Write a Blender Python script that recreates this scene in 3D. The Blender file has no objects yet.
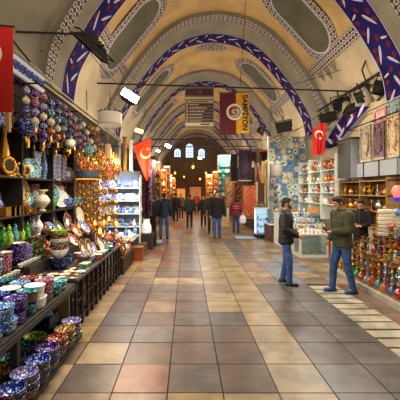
import bpy, bmesh, math, random
from mathutils import Vector, Matrix, Euler
random.seed(7)
R = random.random
def U(a, b): return a + (b - a) * random.random()
PI = math.pi
SC = bpy.context.scene
COL = SC.collection
F = 334.0; VX = 187.0; VY = 191.0; EYE = 1.85
def P(px, py, d):                      # picture point at distance d along the hall -> place
    return Vector(((px - VX) * d / F, d, EYE + (VY - py) * d / F))
ORD = ['first','second','third','fourth','fifth','sixth','seventh','eighth','ninth','tenth','eleventh','twelfth','thirteenth','fourteenth','fifteenth','sixteenth','seventeenth','eighteenth','nineteenth','twentieth','twenty-first','twenty-second','twenty-third','twenty-fourth','twenty-fifth','twenty-sixth','twenty-seventh','twenty-eighth','twenty-ninth','thirtieth','thirty-first','thirty-second','thirty-third','thirty-fourth','thirty-fifth','thirty-sixth']
# ------------------------------------------------------------------ materials
def hx(c):
    if not isinstance(c, str): return tuple(c)
    c = c.lstrip('#'); o = []
    for i in (0, 2, 4):
        v = int(c[i:i+2], 16) / 255
        o.append(v / 12.92 if v <= .04045 else ((v + .055) / 1.055) ** 2.4)
    return tuple(o)
MATS = {}
def mat(name, col='#888888', rough=.6, metal=0, emit=0, ecol=None, trans=0, noise=0, nscale=6, bump=0, bscale=40, coat=0, c2=None, ior=1.45, spec=None):
    if name in MATS: return MATS[name]
    m = bpy.data.materials.new(name); m.use_nodes = True; nt = m.node_tree; N = nt.nodes; L = nt.links
    b = N['Principled BSDF']; c = hx(col)
    b.inputs['Base Color'].default_value = (*c, 1); b.inputs['Roughness'].default_value = rough
    b.inputs['Metallic'].default_value = metal; b.inputs['Transmission Weight'].default_value = trans
    b.inputs['Coat Weight'].default_value = coat; b.inputs['IOR'].default_value = ior
    if spec is not None: b.inputs['Specular IOR Level'].default_value = spec
    if emit:
        b.inputs['Emission Color'].default_value = (*hx(ecol or col), 1); b.inputs['Emission Strength'].default_value = emit
    tc = N.new('ShaderNodeTexCoord')
    if noise or c2:
        n = N.new('ShaderNodeTexNoise'); n.inputs['Scale'].default_value = nscale; n.inputs['Detail'].default_value = 5
        L.new(tc.outputs['Object'], n.inputs['Vector'])
        r = N.new('ShaderNodeValToRGB'); e = r.color_ramp.elements
        a = tuple(max(0, x * (1 - noise)) for x in c); z = hx(c2) if c2 else tuple(min(1, x * (1 + noise)) for x in c)
        e[0].position = .35; e[0].color = (*a, 1); e[1].position = .65; e[1].color = (*z, 1)
        L.new(n.outputs['Fac'], r.inputs['Fac']); L.new(r.outputs['Color'], b.inputs['Base Color'])
    if bump:
        n2 = N.new('ShaderNodeTexNoise'); n2.inputs['Scale'].default_value = bscale; n2.inputs['Detail'].default_value = 3
        L.new(tc.outputs['Object'], n2.inputs['Vector'])
        bp = N.new('ShaderNodeBump'); bp.inputs['Strength'].default_value = bump; bp.inputs['Distance'].default_value = .02
        L.new(n2.outputs['Fac'], bp.inputs['Height']); L.new(bp.outputs['Normal'], b.inputs['Normal'])
    MATS[name] = m; return m
def pat(name, c1, c2, c3=None, scale=30, th=.35, rough=.25, coord='Object', metal=0, kind='voronoi', emit=0):
    """glazed or woven pattern of two or three colours"""
    if name in MATS: return MATS[name]
    m = mat(name, c1, rough, metal); nt = m.node_tree; N = nt.nodes; L = nt.links; b = N['Principled BSDF']
    tc = N.new('ShaderNodeTexCoord')
    if kind == 'voronoi':
        t = N.new('ShaderNodeTexVoronoi'); t.inputs['Scale'].default_value = scale; out = t.outputs['Distance']
    elif kind == 'noise':
        t = N.new('ShaderNodeTexNoise'); t.inputs['Scale'].default_value = scale; t.inputs['Detail'].default_value = 1; out = t.outputs['Fac']
    else:
        t = N.new('ShaderNodeTexWave'); t.inputs['Scale'].default_value = scale; t.inputs['Distortion'].default_value = 3; t.bands_direction = 'Z'; out = t.outputs['Fac']
    L.new(tc.outputs[coord], t.inputs['Vector'])
    r = N.new('ShaderNodeValToRGB'); r.color_ramp.interpolation = 'CONSTANT'; e = r.color_ramp.elements
    e[0].position = 0; e[0].color = (*hx(c2), 1); e[1].position = th; e[1].color = (*hx(c1), 1)
    if c3:
        k = e.new(min(.98, th + .18)); k.color = (*hx(c3), 1)
    L.new(out, r.inputs['Fac']); L.new(r.outputs['Color'], b.inputs['Base Color'])
    if emit:
        L.new(r.outputs['Color'], b.inputs['Emission Color']); b.inputs['Emission Strength'].default_value = emit
    return m
# ------------------------------------------------------------------ mesh builder
class MB:
    def __init__(s): s.v = []; s.f = []; s.m = []; s.uv = []; s.M = Matrix.Identity(4)
    def at(s, loc=(0,0,0), rot=(0,0,0), sc=(1,1,1)):
        s.M = Matrix.LocRotScale(Vector(loc), Euler(rot), Vector(sc) if not isinstance(sc, (int, float)) else Vector((sc,)*3)); return s
    def add(s, pts, faces, mat=0, uvs=None):
        o = len(s.v); s.v += [s.M @ Vector(p) for p in pts]
        for i, f in enumerate(faces):
            s.f.append([o + k for k in f]); s.m.append(mat); s.uv.append([uvs[k] for k in f] if uvs else None)
        return s
    def box(s, c, d, mat=0, top=1.0):
        x, y, z = c; a, b, h = d[0]/2, d[1]/2, d[2]/2; t = top
        p = [(x-a,y-b,z-h),(x+a,y-b,z-h),(x+a,y+b,z-h),(x-a,y+b,z-h),(x-a*t,y-b*t,z+h),(x+a*t,y-b*t,z+h),(x+a*t,y+b*t,z+h),(x-a*t,y+b*t,z+h)]
        return s.add(p, [(3,2,1,0),(4,5,6,7),(0,1,5,4),(1,2,6,5),(2,3,7,6),(3,0,4,7)], mat)
    def span(s, a, b, mat=0):
        return s.box([(a[i]+b[i])/2 for i in range(3)], [abs(b[i]-a[i]) for i in range(3)], mat)
    def lathe(s, prof, c=(0,0,0), seg=16, mat=0, sx=1, sy=1, mats=None):
        n = len(prof); pts = []; fs = []
        for (r, z) in prof:
            for k in range(seg):
                a = 2*PI*k/seg; pts.append((c[0]+r*sx*math.cos(a), c[1]+r*sy*math.sin(a), c[2]+z))
        for i in range(n-1):
            rng = [(i*seg+k, i*seg+(k+1)%seg, (i+1)*seg+(k+1)%seg, (i+1)*seg+k) for k in range(seg)]
            if mats: s.add(pts, [], 0) if False else None
            fs.append(rng)
        o = len(s.v); s.v += [s.M @ Vector(p) for p in pts]
        for i, rng in enumerate(fs):
            for f in rng: s.f.append([o+k for k in f]); s.m.append(mats[i] if mats else mat); s.uv.append(None)
        if prof[0][0] > 1e-4: s.f.append([o+k for k in range(seg)][::-1]); s.m.append(mats[0] if mats else mat); s.uv.append(None)
        if prof[-1][0] > 1e-4: s.f.append([o+(n-1)*seg+k for k in range(seg)]); s.m.append(mats[-1] if mats else mat); s.uv.append(None)
        return s
    def ball(s, c, r, seg=12, mat=0):
        if isinstance(r, (int, float)): r = (r, r, r)
        n = max(4, seg//2); M0 = s.M.copy()
        s.M = M0 @ Matrix.LocRotScale(Vector(c), None, Vector(r))
        s.lathe([(math.sin(PI*i/n) if 0 < i < n else 1e-5, -math.cos(PI*i/n)) for i in range(n+1)], seg=seg, mat=mat)
        s.M = M0; return s
    def cone(s, p0, r0, p1, r1, seg=12, mat=0, flat=1.0, caps=True):      # limb: rounded, tapered
        p0 = Vector(p0); p1 = Vector(p1); d = p1-p0; L_ = d.length
        if L_ < 1e-6: return s.ball(p0, r0, seg, mat)
        q = d.to_track_quat('Z', 'Y'); M0 = s.M.copy()
        s.M = M0 @ Matrix.LocRotScale(p0, q, Vector((1, 1, 1)))
        pr = []
        if caps: pr += [(r0*math.sin(a) if a > 0 else 1e-5, -r0*math.cos(a)) for a in (0, PI/6, PI/3)]
        pr += [(r0, 0), (r1, L_)]
        if caps: pr += [(r1*math.cos(a) if a < PI/2 else 1e-5, L_ + r1*math.sin(a)) for a in (PI/6, PI/3, PI/2)]
        s.lathe(pr, seg=seg, mat=mat, sy=flat); s.M = M0; return s
    def tube(s, path, r, seg=6, mat=0):
        path = [Vector(p) for p in path]
        for i in range(len(path)-1): s.cone(path[i], r if not isinstance(r, list) else r[i], path[i+1], r if not isinstance(r, list) else r[i+1], seg, mat, caps=False)
        return s
    def torus(s, c, R_, r, seg=20, sub=6, mat=0, a0=0, a1=2*PI, rot=None, sy=1):
        M0 = s.M.copy(); s.M = M0 @ Matrix.LocRotScale(Vector(c), Euler(rot or (0,0,0)), Vector((1,1,1)))
        full = abs(a1-a0-2*PI) < 1e-6; n = seg; pts = []
        for i in range(n if full else n+1):
            a = a0+(a1-a0)*i/n
            for k in range(sub):
                b = 2*PI*k/sub; pts.append(((R_+r*math.cos(b))*math.cos(a), (R_+r*math.cos(b))*math.sin(a)*sy, r*math.sin(b)))
        rows = n if full else n+1; fs = []
        for i in range(n):
            j = (i+1) % rows
            for k in range(sub): fs.append((i*sub+k, j*sub+k, j*sub+(k+1)%sub, i*sub+(k+1)%sub))
        s.add(pts, fs, mat); s.M = M0; return s
    def prism(s, poly, h, mat=0, z0=0):          # polygon in xy, extruded along z
        n = len(poly); p = [(x, y, z0) for x, y in poly]+[(x, y, z0+h) for x, y in poly]
        return s.add(p, [tuple(range(n))[::-1], tuple(range(n, 2*n))]+[(i, (i+1)%n, n+(i+1)%n, n+i) for i in range(n)], mat)
    def loft(s, rings, seg=16, mat=0):           # rings: (centre, rx, ry) closed ends
        pts = []; fs = []
        for c, rx, ry in rings:
            for k in range(seg):
                a = 2*PI*k/seg; pts.append((c[0]+rx*math.cos(a), c[1]+ry*math.sin(a), c[2]))
        for i in range(len(rings)-1):
            for k in range(seg): fs.append((i*seg+k, i*seg+(k+1)%seg, (i+1)*seg+(k+1)%seg, (i+1)*seg+k))
        fs.append(tuple(range(seg))[::-1]); fs.append(tuple((len(rings)-1)*seg+k for k in range(seg)))
        return s.add(pts, fs, mat)
    def build(s, name, mats, parent=None, smooth=True, ang=40, loc=None, normals=False):
        me = bpy.data.meshes.new(name); me.from_pydata([tuple(v) for v in s.v], [], s.f); 
        if not isinstance(mats, (list, tuple)): mats = [mats]
        for m in mats: me.materials.append(m)
        me.polygons.foreach_set('material_index', s.m)
        if any(u is not None for u in s.uv):
            ul = me.uv_layers.new(name='UVMap'); i = 0
            for u, f in zip(s.uv, s.f):
                for k in range(len(f)):
                    ul.data[i].uv = u[k] if u else (0, 0); i += 1
        if normals:
            bm = bmesh.new(); bm.from_mesh(me); bmesh.ops.recalc_face_normals(bm, faces=bm.faces); bm.to_mesh(me); bm.free()
        if smooth:
            me.shade_smooth(); me.set_sharp_from_angle(angle=math.radians(ang))
        me.update(); o = bpy.data.objects.new(name, me); COL.objects.link(o)
        if parent: o.parent = parent
        if loc is not None: o.location = loc
        return o
def remeshed(o, vox, it=3):
    a = o.modifiers.new('r', 'REMESH'); a.mode = 'VOXEL'; a.voxel_size = vox
    b = o.modifiers.new('s', 'SMOOTH'); b.factor = .5; b.iterations = it
    dg = bpy.context.evaluated_depsgraph_get(); dg.update()
    me = bpy.data.meshes.new_from_object(o.evaluated_get(dg)); old = o.data; nm = old.name
    o.modifiers.clear(); o.data = me; bpy.data.meshes.remove(old); me.name = nm; me.shade_smooth(); return o
# ------------------------------------------------------------------ things
def tag(o, label, cat, group=None, kind=None):
    if len(label.split()) > 16: print('TOO LONG', label)
    o['label'] = label; o['category'] = cat
    if group: o['group'] = group
    if kind: o['kind'] = kind
    return o
def thing(name, label='', cat='', loc=(0,0,0), rz=0, group=None):
    o = bpy.data.objects.new(name, None); o.empty_display_size = .05; COL.objects.link(o)
    o.location = loc; o.rotation_euler = (0, 0, rz); tag(o, label, cat, group); return o
def struct(name, mb, mats, **k):
    o = mb.build(name, mats, **k); o['kind'] = 'structure'; return o
PROTO = {}; BUILD = {}
def kids(o): return [c for c in o.children]
KIDS = {}
def cp(o, parent=None):
    c = o.copy(); COL.objects.link(c); c.parent = parent
    KIDS[c.name] = [cp(ch, c) for ch in KIDS.get(o.name, [])]; return c
def reg(o):
    KIDS[o.name] = [c for c in COL.objects if c.parent == o]
    for c in KIDS[o.name]: reg(c)
def setm(o, mats):
    if o.type != 'MESH': return
    for i, sl in enumerate(o.material_slots):
        m = mats[i] if mats and i < len(mats) else None
        if m: sl.link = 'OBJECT'; sl.material = m
        else: sl.link = 'DATA'
COUNT = {}
def place(kind, loc, label, cat, group=None, rot=0, mats=None, scale=1.0):
    """mats: list of slot materials for a one-mesh thing, or dict part -> list"""
    if kind not in PROTO:
        r = BUILD[kind](); reg(r); PROTO[kind] = r; o = r
    else: o = cp(PROTO[kind])
    for k in ('label', 'category', 'group'):
        if k in o: del o[k]
    o.location = loc; o.rotation_euler = (0, 0, rot) if isinstance(rot, (int, float)) else rot
    o.scale = (scale,)*3 if isinstance(scale, (int, float)) else scale
    tag(o, label, cat, group)
    def walk(q):
        setm(q, mats.get(q.name.split('.')[0]) if isinstance(mats, dict) else (mats if q is o or q == o else None))
        for c in KIDS.get(q.name, []): walk(c)
    walk(o); return o
def textmesh(txt, size, ext=.002, font_align='CENTER'):
    cu = bpy.data.curves.new('t', 'FONT'); cu.body = txt; cu.size = size; cu.extrude = ext; cu.align_x = font_align; cu.align_y = 'CENTER'; cu.offset = size*.035
    o = bpy.data.objects.new('t', cu); COL.objects.link(o); dg = bpy.context.evaluated_depsgraph_get(); dg.update()
    me = bpy.data.meshes.new_from_object(o.evaluated_get(dg)); COL.objects.unlink(o); bpy.data.objects.remove(o); return me
def text(name, txt, size, m, parent, loc, rot, sc=(1,1,1)):
    me = textmesh(txt, size); me.materials.clear(); me.materials.append(m); me.name = name
    o = bpy.data.objects.new(name, me); COL.objects.link(o); o.parent = parent; o.location = loc; o.rotation_euler = rot; o.scale = sc; return o
# ------------------------------------------------------------------ camera
cam = bpy.data.cameras.new('camera'); co = bpy.data.objects.new('camera', cam); COL.objects.link(co)
co.location = (0, 0, EYE); co.rotation_euler = (PI/2, 0, 0); cam.sensor_width = 36; cam.lens = 36*F/400
cam.shift_x = (200-VX)/400; cam.shift_y = -(200-VY)/400; cam.clip_end = 200; SC.camera = co
def light(kind, loc, power, col=(1, .8, .55), size=.3, rot=None, size_y=None, spread=None):
    l = bpy.data.lights.new('light', kind); l.energy = power; l.color = col
    if kind == 'AREA':
        l.size = size
        if size_y: l.shape = 'RECTANGLE'; l.size_y = size_y
    else: l.shadow_soft_size = size
    o = bpy.data.objects.new('light', l); COL.objects.link(o); o.location = loc
    if rot: o.rotation_euler = rot
    return o
# ------------------------------------------------------------------ people (built first)
SKIN = mat('skin', '#b5805f', .5, bump=.05)
HAIR = mat('dark_hair', '#15100d', .7, bump=.5, bscale=120)
JEAN = mat('blue_denim', '#2f4a78', .85, noise=.35, nscale=14, bump=.5, bscale=30)
DARKT = mat('dark_trouser', '#17191f', .85, bump=.4)
def finger(b, p, d, L_, r, curl, ax):
    p = Vector(p); d = Vector(d).normalized(); ax = Vector(ax)
    for k, f in enumerate((.45, .32, .25)):
        d2 = (Matrix.Rotation(curl*(.6+.4*k), 3, ax) @ d).normalized(); q = p + d2*L_*f
        b.cone(p, r*(1-.1*k), q, r*(.92-.1*k), 8); p = q; d = d2
def hand(b, w, d, side, H, fwd=(0,1,0), curl=.5):
    """palm and five fingers from the wrist w along direction d"""
    w = Vector(w); d = Vector(d).normalized(); n = Vector(fwd); n = (n - d*n.dot(d)); n.normalize()  # thumb side
    t = d.cross(n)*side                                                   # palm normal
    pl = .052*H; b.cone(w, .016*H, w+d*pl*.6, .018*H, 10)
    for k, off in enumerate((-.019, -.0065, .0065, .019)):
        q = w + d*pl + n*off*H*.95
        b.cone(w+d*.01, .012*H, q, .0078*H, 8)
        finger(b, q, d, (.036, .043, .045, .04)[k]*H, .0056*H, curl, t.cross(d)*1.0 if False else n)
    th = w + d*pl*.35 + n*.014*H
    finger(b, th, d*.6+n*.8, .042*H, .0066*H, curl*.5, t)
def person(label, x, d, H, rz, top, legm, shoem, arms=None, head=(0,0), hair='short', beard=False, lean=0, vox=.012, stance=(.06,.06), topname='jacket', long=0, hood=None, bulk=1.0, bag=None, step=0, skin=None, bare=False, scarf=None, stripe=None, hairm=None):
    """arms: ((elbow),(wrist),(hand dir)) for left(-x) and right(+x), fractions of height; x to the figure's right, y ahead"""
    root = thing('person', label, 'person', (x, d, 0), rz)
    hairm = hairm or HAIR
    h = lambda *p: Vector([c*H for c in p])
    arms = arms or (((-.145,-.01,.63), (-.15,.03,.485), (0,.1,-1)), ((.145,-.01,.63), (.15,.03,.485), (0,.1,-1)))
    la = h(-stance[0], -step*.5, .045); ra = h(stance[1], step*.5, .045)
    lk = h(-stance[0]*.95, .012-step*.15, .285); rk = h(stance[1]*.95, .012+step*.35, .285)
    lh = h(-.05, 0, .505); rh = h(.05, 0, .505)
    sh = lean
    def T(z, y=0): return h(0, y + sh*(z-.5), z)
    S = {-1: h(-.105*bulk, sh*.3, .805), 1: h(.105*bulk, sh*.3, .805)}
    yaw, nod = head; hm = Matrix.Translation(h(0, sh*.4+.004+nod*.02, .87)) @ Euler((-nod, 0, yaw)).to_matrix().to_4x4()
    # continuous body: torso, neck, head, limbs, hands
    b = MB()
    b.loft([(T(.47), .075*H, .055*H), (T(.53), .08*H, .058*H), (T(.6), .068*H, .05*H), (T(.7), .08*H, .055*H), (T(.78), .088*H, .052*H), (T(.82), .06*H, .04*H)], 14)
    b.cone(T(.8), .034*H, hm @ h(0, 0, .02), .03*H, 12)
    for a, k, hp in ((la, lk, lh), (ra, rk, rh)): b.cone(hp, .042*H, k, .028*H, 10); b.cone(k, .028*H, a, .018*H, 10); b.cone(a, .018*H, a+h(0,.06,-.025), .014*H, 8)
    for s, (e, w, dr) in zip((-1, 1), arms):
        e = h(*e); w = h(*w); b.cone(S[s], .026*H, e, .021*H, 10); b.cone(e, .021*H, w, .014*H, 10); hand(b, w, Vector(dr), s, H, curl=.45)
    M0 = b.M; b.M = hm
    b.ball(h(0, 0, .064), h(.044, .054, .062), 18); b.ball(h(0, .017, .03), h(.034, .036, .034), 14)       # skull, jaw
    b.ball(h(0, .045, .009), h(.014, .014, .012), 10)                                                     # chin
    b.cone(h(0, .049, .068), .0055*H, h(0, .061, .046), .0085*H, 8)                                       # nose
    b.ball(h(0, .05, .026), h(.014, .006, .005), 8)                                                       # lips
    for s in (-1, 1): b.ball(h(s*.045, -.002, .055), h(.006, .012, .017), 10); b.ball(h(s*.017, .045, .08), h(.013, .008, .005), 8)
    b.M = M0
    remeshed(b.build('body', skin or SKIN, root, normals=True), vox*.75)
    # eyes and brows
    if vox < .013:
        for s in (-1, 1):
            e = MB(); e.M = hm; e.ball(h(s*.0165, .0475, .066), h(.0075, .005, .0042), 8, 0); ey = e.build('eye', [mat('eye_white', '#b8b0a4', .3)], root)
            e = MB(); e.M = hm; e.ball(h(s*.0165, .0515, .066), h(.0032, .0025, .0034), 8); e.build('pupil', [mat('eye_dark', '#120c08', .4)], ey)
            e = MB(); e.M = hm; e.cone(h(s*.008, .054, .0775), .0022*H, h(s*.026, .049, .078), .0018*H, 6); e.build('eyebrow', [hairm], root)
    # hair
    g = MB(); g.M = hm
    g.ball(h(0, -.009, .078), h(.049, .056, .056), 18)
    g.ball(h(0, .012, .108), h(.042, .043, .023), 14)
    for s in (-1, 1): g.ball(h(s*.041, .008, .062), h(.0075, .013, .028), 8)
    g.ball(h(0, -.04, .045), h(.038, .02, .035), 12)
    if hair == 'long':
        g.ball(h(0, -.035, .02), h(.05, .032, .06), 12); g.ball(h(0, -.035, -.02), h(.045, .025, .05), 12)
    remeshed(g.build('hair', hairm, root, normals=True), vox*.8, 2)
    if beard:
        g = MB(); g.M = hm
        for a in range(-5, 6):
            t = a/5*1.35; g.ball(h(.037*math.sin(t), .012+.038*math.cos(t), .016+.018*abs(t)**1.5*.6), h(.009, .009, .016), 8)
        g.ball(h(0, .05, .005), h(.016, .011, .013), 10); g.cone(h(-.016, .049, .034), .004*H, h(.016, .049, .034), .004*H, 6)
        remeshed(g.build('beard', hairm, root, normals=True), vox*.6, 2)
    # jacket
    j = MB(); B = bulk; hem = .47-long
    j.loft([(T(hem), .094*H*B, .074*H*B), (T(hem+.02), .1*H*B, .078*H*B), (T(.56), .096*H*B, .073*H*B), (T(.64), .094*H*B, .07*H*B), (T(.73), .104*H*B, .073*H*B), (T(.79), .1*H*B, .064*H*B), (T(.83), .062*H*B, .05*H*B), (T(.85), .044*H, .042*H)], 18)
    for s, (el, w, dr) in zip((-1, 1), arms):
        el = h(*el); w = h(*w); j.cone(S[s], .045*H*B, el, .037*H*B, 12); j.cone(el, .037*H*B, el.lerp(w, .93), .028*H*B, 12)
    if hood: j.ball(T(.845, -.05), h(.06, .035, .03), 12)
    o = remeshed(j.build(topname, top, root, normals=True), vox, 3)
    q = MB(); q.torus(T(.848), .042*H, .013*H, 20, 8); q.build('collar', [top], o)
    if vox < .013:
        q = MB(); q.cone(T(.84, .07), .0035*H, T(.66, .0745), .003*H, 6); q.cone(T(.66, .0745), .003*H, T(.5, .082), .003*H, 6); q.build('zip', [mat('zip_metal', '#55524c', .4, metal=.6)], o)
    # trousers and shoes
    t = MB()
    t.loft([(T(.445), .082*H, .064*H), (T(.5), .086*H, .066*H), (T(.54), .08*H, .062*H)], 16)
    for a, k, hp in ((la, lk, lh), (ra, rk, rh)):
        t.cone(hp, .053*H, k, .04*H, 14); t.cone(k, .04*H, a + h(0, 0, -.01), .032*H, 14)
        t.ball(a+h(0, .006, .0), h(.034, .038, .022), 10)
    remeshed(t.build('trousers', legm, root, normals=True), vox, 2)
    for a in (la, ra):
        s_ = MB(); c = a*1.0; z = c.z-.045*H
        s_.ball((c.x, c.y+.062*H, z+.02*H), (.027*H, .038*H, .02*H), 12); s_.ball((c.x, c.y+.0*H, z+.026*H), (.026*H, .045*H, .028*H), 12)
        s_.cone((c.x, c.y, z+.02*H), .024*H, (c.x, c.y-.004*H, z+.05*H), .022*H, 10)
        so = remeshed(s_.build('shoe', shoem, root, normals=True), max(.008, vox*.7), 1)
        q = MB(); q.loft([((c.x, c.y+.024*H, z+.0005), .026*H, .074*H), ((c.x, c.y+.024*H, z+.011*H), .026*H, .075*H)], 18); q.build('sole', [mat('rubber_sole', '#141312', .8)], so)
    if stripe:
        q = MB()
        for z in (.66, .715): q.loft([(T(z), .1*H*B, .078*H*B), (T(z+.018), .101*H*B, .078*H*B)], 20)
        q.build('jacket_stripe', stripe, root)
    if scarf:
        q = MB(); q.torus(T(.845), .046*H, .02*H, 18, 8); remeshed(q.build('scarf', scarf, root, normals=True), vox, 2)
    return root
BLKJ = mat('black_padded_jacket', '#101318', .55, bump=.9, bscale=16)
NAVY = mat('dark_navy_jacket', '#151c2c', .7, bump=.8, bscale=14)
OLIV = mat('olive_green_jacket', '#3c3d27', .8, noise=.2, bump=.8, bscale=14)
MARO = mat('maroon_jacket', '#7a1c28', .7, bump=.6, bscale=16)
BLKC = mat('black_cloth', '#0d0d10', .85, bump=.5)
GRYC = mat('charcoal_cloth', '#2a2826', .85, bump=.5)
SHB = mat('black_leather', '#0b0a0a', .4); SHBL = mat('blue_suede', '#1c5aa0', .7); BRN = mat('brown_cloth', '#4a3526', .85, bump=.5)
def X(px, d): return (px-VX)*d/F
A = math.radians
person('bearded man in black padded jacket and jeans, hands held in front', X(286,6.66), 6.66, 1.72, A(-112), BLKJ, JEAN, SHB,
       arms=(((-.15,.005,.645), (-.08,.12,.57), (.6,.6,-.35)), ((.15,.0,.645), (.06,.125,.565), (-.6,.6,-.3))), head=(.15, .05), beard=True, vox=.009, stance=(.07,.075), step=.09, bulk=1.16)
m2 = person('man in olive jacket, jeans and blue shoes looking down at his phone', X(343,6.1), 6.1, 1.77, A(98), OLIV, JEAN, SHBL,
       arms=(((-.15,.02,.66), (-.06,.15,.63), (.5,.8,.1)), ((.15,-.01,.64), (.12,.08,.53), (-.3,.6,-.7))), head=(.1, .42), vox=.009, stance=(.06,.06), step=.16, hood=True, bulk=1.14, lean=.05)
b = MB(); b.box((0,0,0), (.07,.012,.14)); b.build('phone', mat('phone_black', '#08080a', .2), None, loc=(0,0,0))
ph = bpy.data.objects['phone']; ph.location = Vector((X(343,6.1), 6.1, 0)) + Matrix.Rotation(A(98), 3, 'Z') @ Vector((-.05, .37, 1.145)); ph.rotation_euler = (A(-35), 0, A(98))
tag(ph, 'black phone held up by the man in the olive jacket', 'phone')
person('seller in black coat behind the water pipes, looking down at his hands', 4.12, 7.92, 1.66, A(140), BLKC, DARKT, SHB,
       arms=(((-.14,.02,.66), (-.04,.14,.62), (.4,.7,.2)), ((.14,.02,.66), (.05,.14,.62), (-.4,.7,.2))), head=(0, .35), vox=.012)
person('man in navy jacket and jeans seen from behind beside the left stalls', X(164,12.9), 12.9, 1.80, A(6), NAVY, JEAN, SHB, vox=.014, stance=(.07,.07), hood=True, bulk=1.12)
person('man in long black coat and jeans walking towards the camera, nearest in mid aisle', X(217,13.2), 13.2, 1.84, A(176), BLKC, JEAN, SHB, vox=.014, stance=(.055,.055), step=.12, long=.04, bulk=1.08)
person('man with dark scarf walking at left shoulder of the man in the long coat', X(211.5,14.6), 14.6, 1.82, A(180), GRYC, DARKT, SHB, vox=.016, step=.1, long=.06, scarf=BLKC)
wr = person('woman in maroon jacket with pink hem and jeans carrying a white bag', X(236,14.8), 14.8, 1.62, A(-12), MARO, JEAN, SHB, vox=.014, hair='long', hairm=mat('brown_hair', '#20130d', .7), stripe=mat('pink_knit', '#c07a80', .8), bulk=1.02)
person('person in charcoal jacket and black trousers walking away in mid aisle', X(189.5,16.8), 16.8, 1.70, A(0), GRYC, DARKT, SHB, vox=.018, step=.12, bulk=1.1)
person('shorter person in black with a shoulder bag walking up the mid aisle', X(203.5,17.5), 17.5, 1.62, A(180), BLKC, DARKT, SHB, vox=.018, step=.12, hair='long')
person('person in black standing nearest in the group outside the far left shop', X(176,20.5), 20.5, 1.72, A(30), BLKC, DARKT, SHB, vox=.02)
person('person in brown coat at the right of the far left group', X(181,22.5), 22.5, 1.68, A(200), BRN, DARKT, SHB, vox=.02, hair='long')
person('person in navy at the left of the far left group', X(171.5,22.0), 22.0, 1.66, A(-40), NAVY, DARKT, SHB, vox=.02)
person('distant person in dark clothes beside the far right shops', X(218.5,25.2), 25.2, 1.72, A(180), GRYC, DARKT, SHB, vox=.02)
person('distant person in red top in the middle of the hall', X(196.5,27), 27, 1.7, A(180), mat('red_cloth', '#8a2a24', .8), DARKT, SHB, vox=.02)
person('person in dark clothes half hidden by dark hanging rugs, left side of hall', X(153.5,14.2), 14.2, 1.66, A(60), BLKC, DARKT, SHB, vox=.018)
# the white bag of the woman
b = MB(); b.loft([((0,0,0), .1, .05), ((0,0,.04), .15, .085), ((0,0,.2), .16, .08), ((0,0,.33), .1, .04), ((0,0,.36), .07, .02)], 14)
wb = thing('shopping_bag', 'white plastic shopping bag hanging from the hand of the woman in maroon', 'bag', (X(242.5,14.7), 14.66, .42))
remeshed(b.build('bag_body', mat('white_plastic', '#e6e6ea', .45, bump=.6, bscale=20), wb, normals=True), .015, 1)
b = MB(); b.torus((0,0,.38), .06, .008, 14, 5, rot=(PI/2,0,0), sy=1.3); b.build('handle', MATS['white_plastic'], wb)
# ------------------------------------------------------------------ hall: vault, walls, floor
XC, HW = 1.0, 3.75
PROFILE = [(-3.75,3.9),(-3.62,4.6),(-3.25,5.3),(-2.88,5.87),(-2.3,6.6),(-1.7,7.18),(-1.0,7.56),(0,7.74),(1.0,7.56),(1.7,7.18),(2.3,6.6),(2.88,5.87),(3.25,5.3),(3.62,4.6),(3.75,3.9)]
def _cr(p0,p1,p2,p3,t): return tuple(.5*((2*p1[i])+(-p0[i]+p2[i])*t+(2*p0[i]-5*p1[i]+4*p2[i]-p3[i])*t*t+(-p0[i]+3*p1[i]-3*p2[i]+p3[i])*t**3) for i in (0,1))
PL = []
for i in range(len(PROFILE)-1):
    a = PROFILE[max(0,i-1)]; b_ = PROFILE[i]; c_ = PROFILE[i+1]; e_ = PROFILE[min(len(PROFILE)-1,i+2)]
    for k in range(8): PL.append(_cr(a,b_,c_,e_,k/8))
PL.append(PROFILE[-1]); SL = [0]
for i in range(1,len(PL)): SL.append(SL[-1]+math.dist(PL[i],PL[i-1]))
SMAX = SL[-1]
def vp(s, d, off=0):
    s = max(0, min(SMAX, s)); i = 1
    while i < len(SL)-1 and SL[i] < s: i += 1
    t = (s-SL[i-1])/(SL[i]-SL[i-1]); a = PL[i-1]; b = PL[i]
    x = a[0]+(b[0]-a[0])*t; z = a[1]+(b[1]-a[1])*t; tx, tz = b[0]-a[0], b[1]-a[1]; L_ = math.hypot(tx, tz)
    return (XC+x+tz/L_*off, d, z-tx/L_*off)           # offset towards the inside of the hall
def s_of(hw, side):
    best = min(range(len(PL)), key=lambda i: abs(PL[i][0]-side*hw)); return SL[best]
def strip(b, s0, s1, d0, d1, off=0, mat=0, n=None, edge=0):
    n = n or max(1, int(abs(s1-s0)/.14)); pts = []; uv = []
    for i in range(n+1):
        s = s0+(s1-s0)*i/n
        for d in (d0, d1): pts.append(vp(s, d, off)); uv.append((s, d))
    b.add(pts, [(2*i, 2*i+1, 2*i+3, 2*i+2) for i in range(n)], mat, uv)
    if edge:
        pts = []
        for i in range(n+1):
            s = s0+(s1-s0)*i/n
            for o in (off, off-edge): pts.append(vp(s, d0, o)); 
            for o in (off, off-edge): pts.append(vp(s, d1, o))
        fs = []
        for i in range(n): fs += [(4*i, 4*i+4, 4*i+5, 4*i+1), (4*i+2, 4*i+3, 4*i+7, 4*i+6)]
        b.add(pts, fs, mat)
def blob(b, poly, off, mat, sc=1):                   # closed shape in (s, d) laid on the vault, fan
    cs = sum(p[0] for p in poly)/len(poly); cd = sum(p[1] for p in poly)/len(poly)
    pts = [vp(cs, cd, off)]+[vp(p[0], p[1], off) for p in poly]; n = len(poly)
    uv = [(cs, cd)]+list(poly)
    b.add(pts, [(0, i+1, (i+1) % n+1) for i in range(n)], mat, uv)
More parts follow.
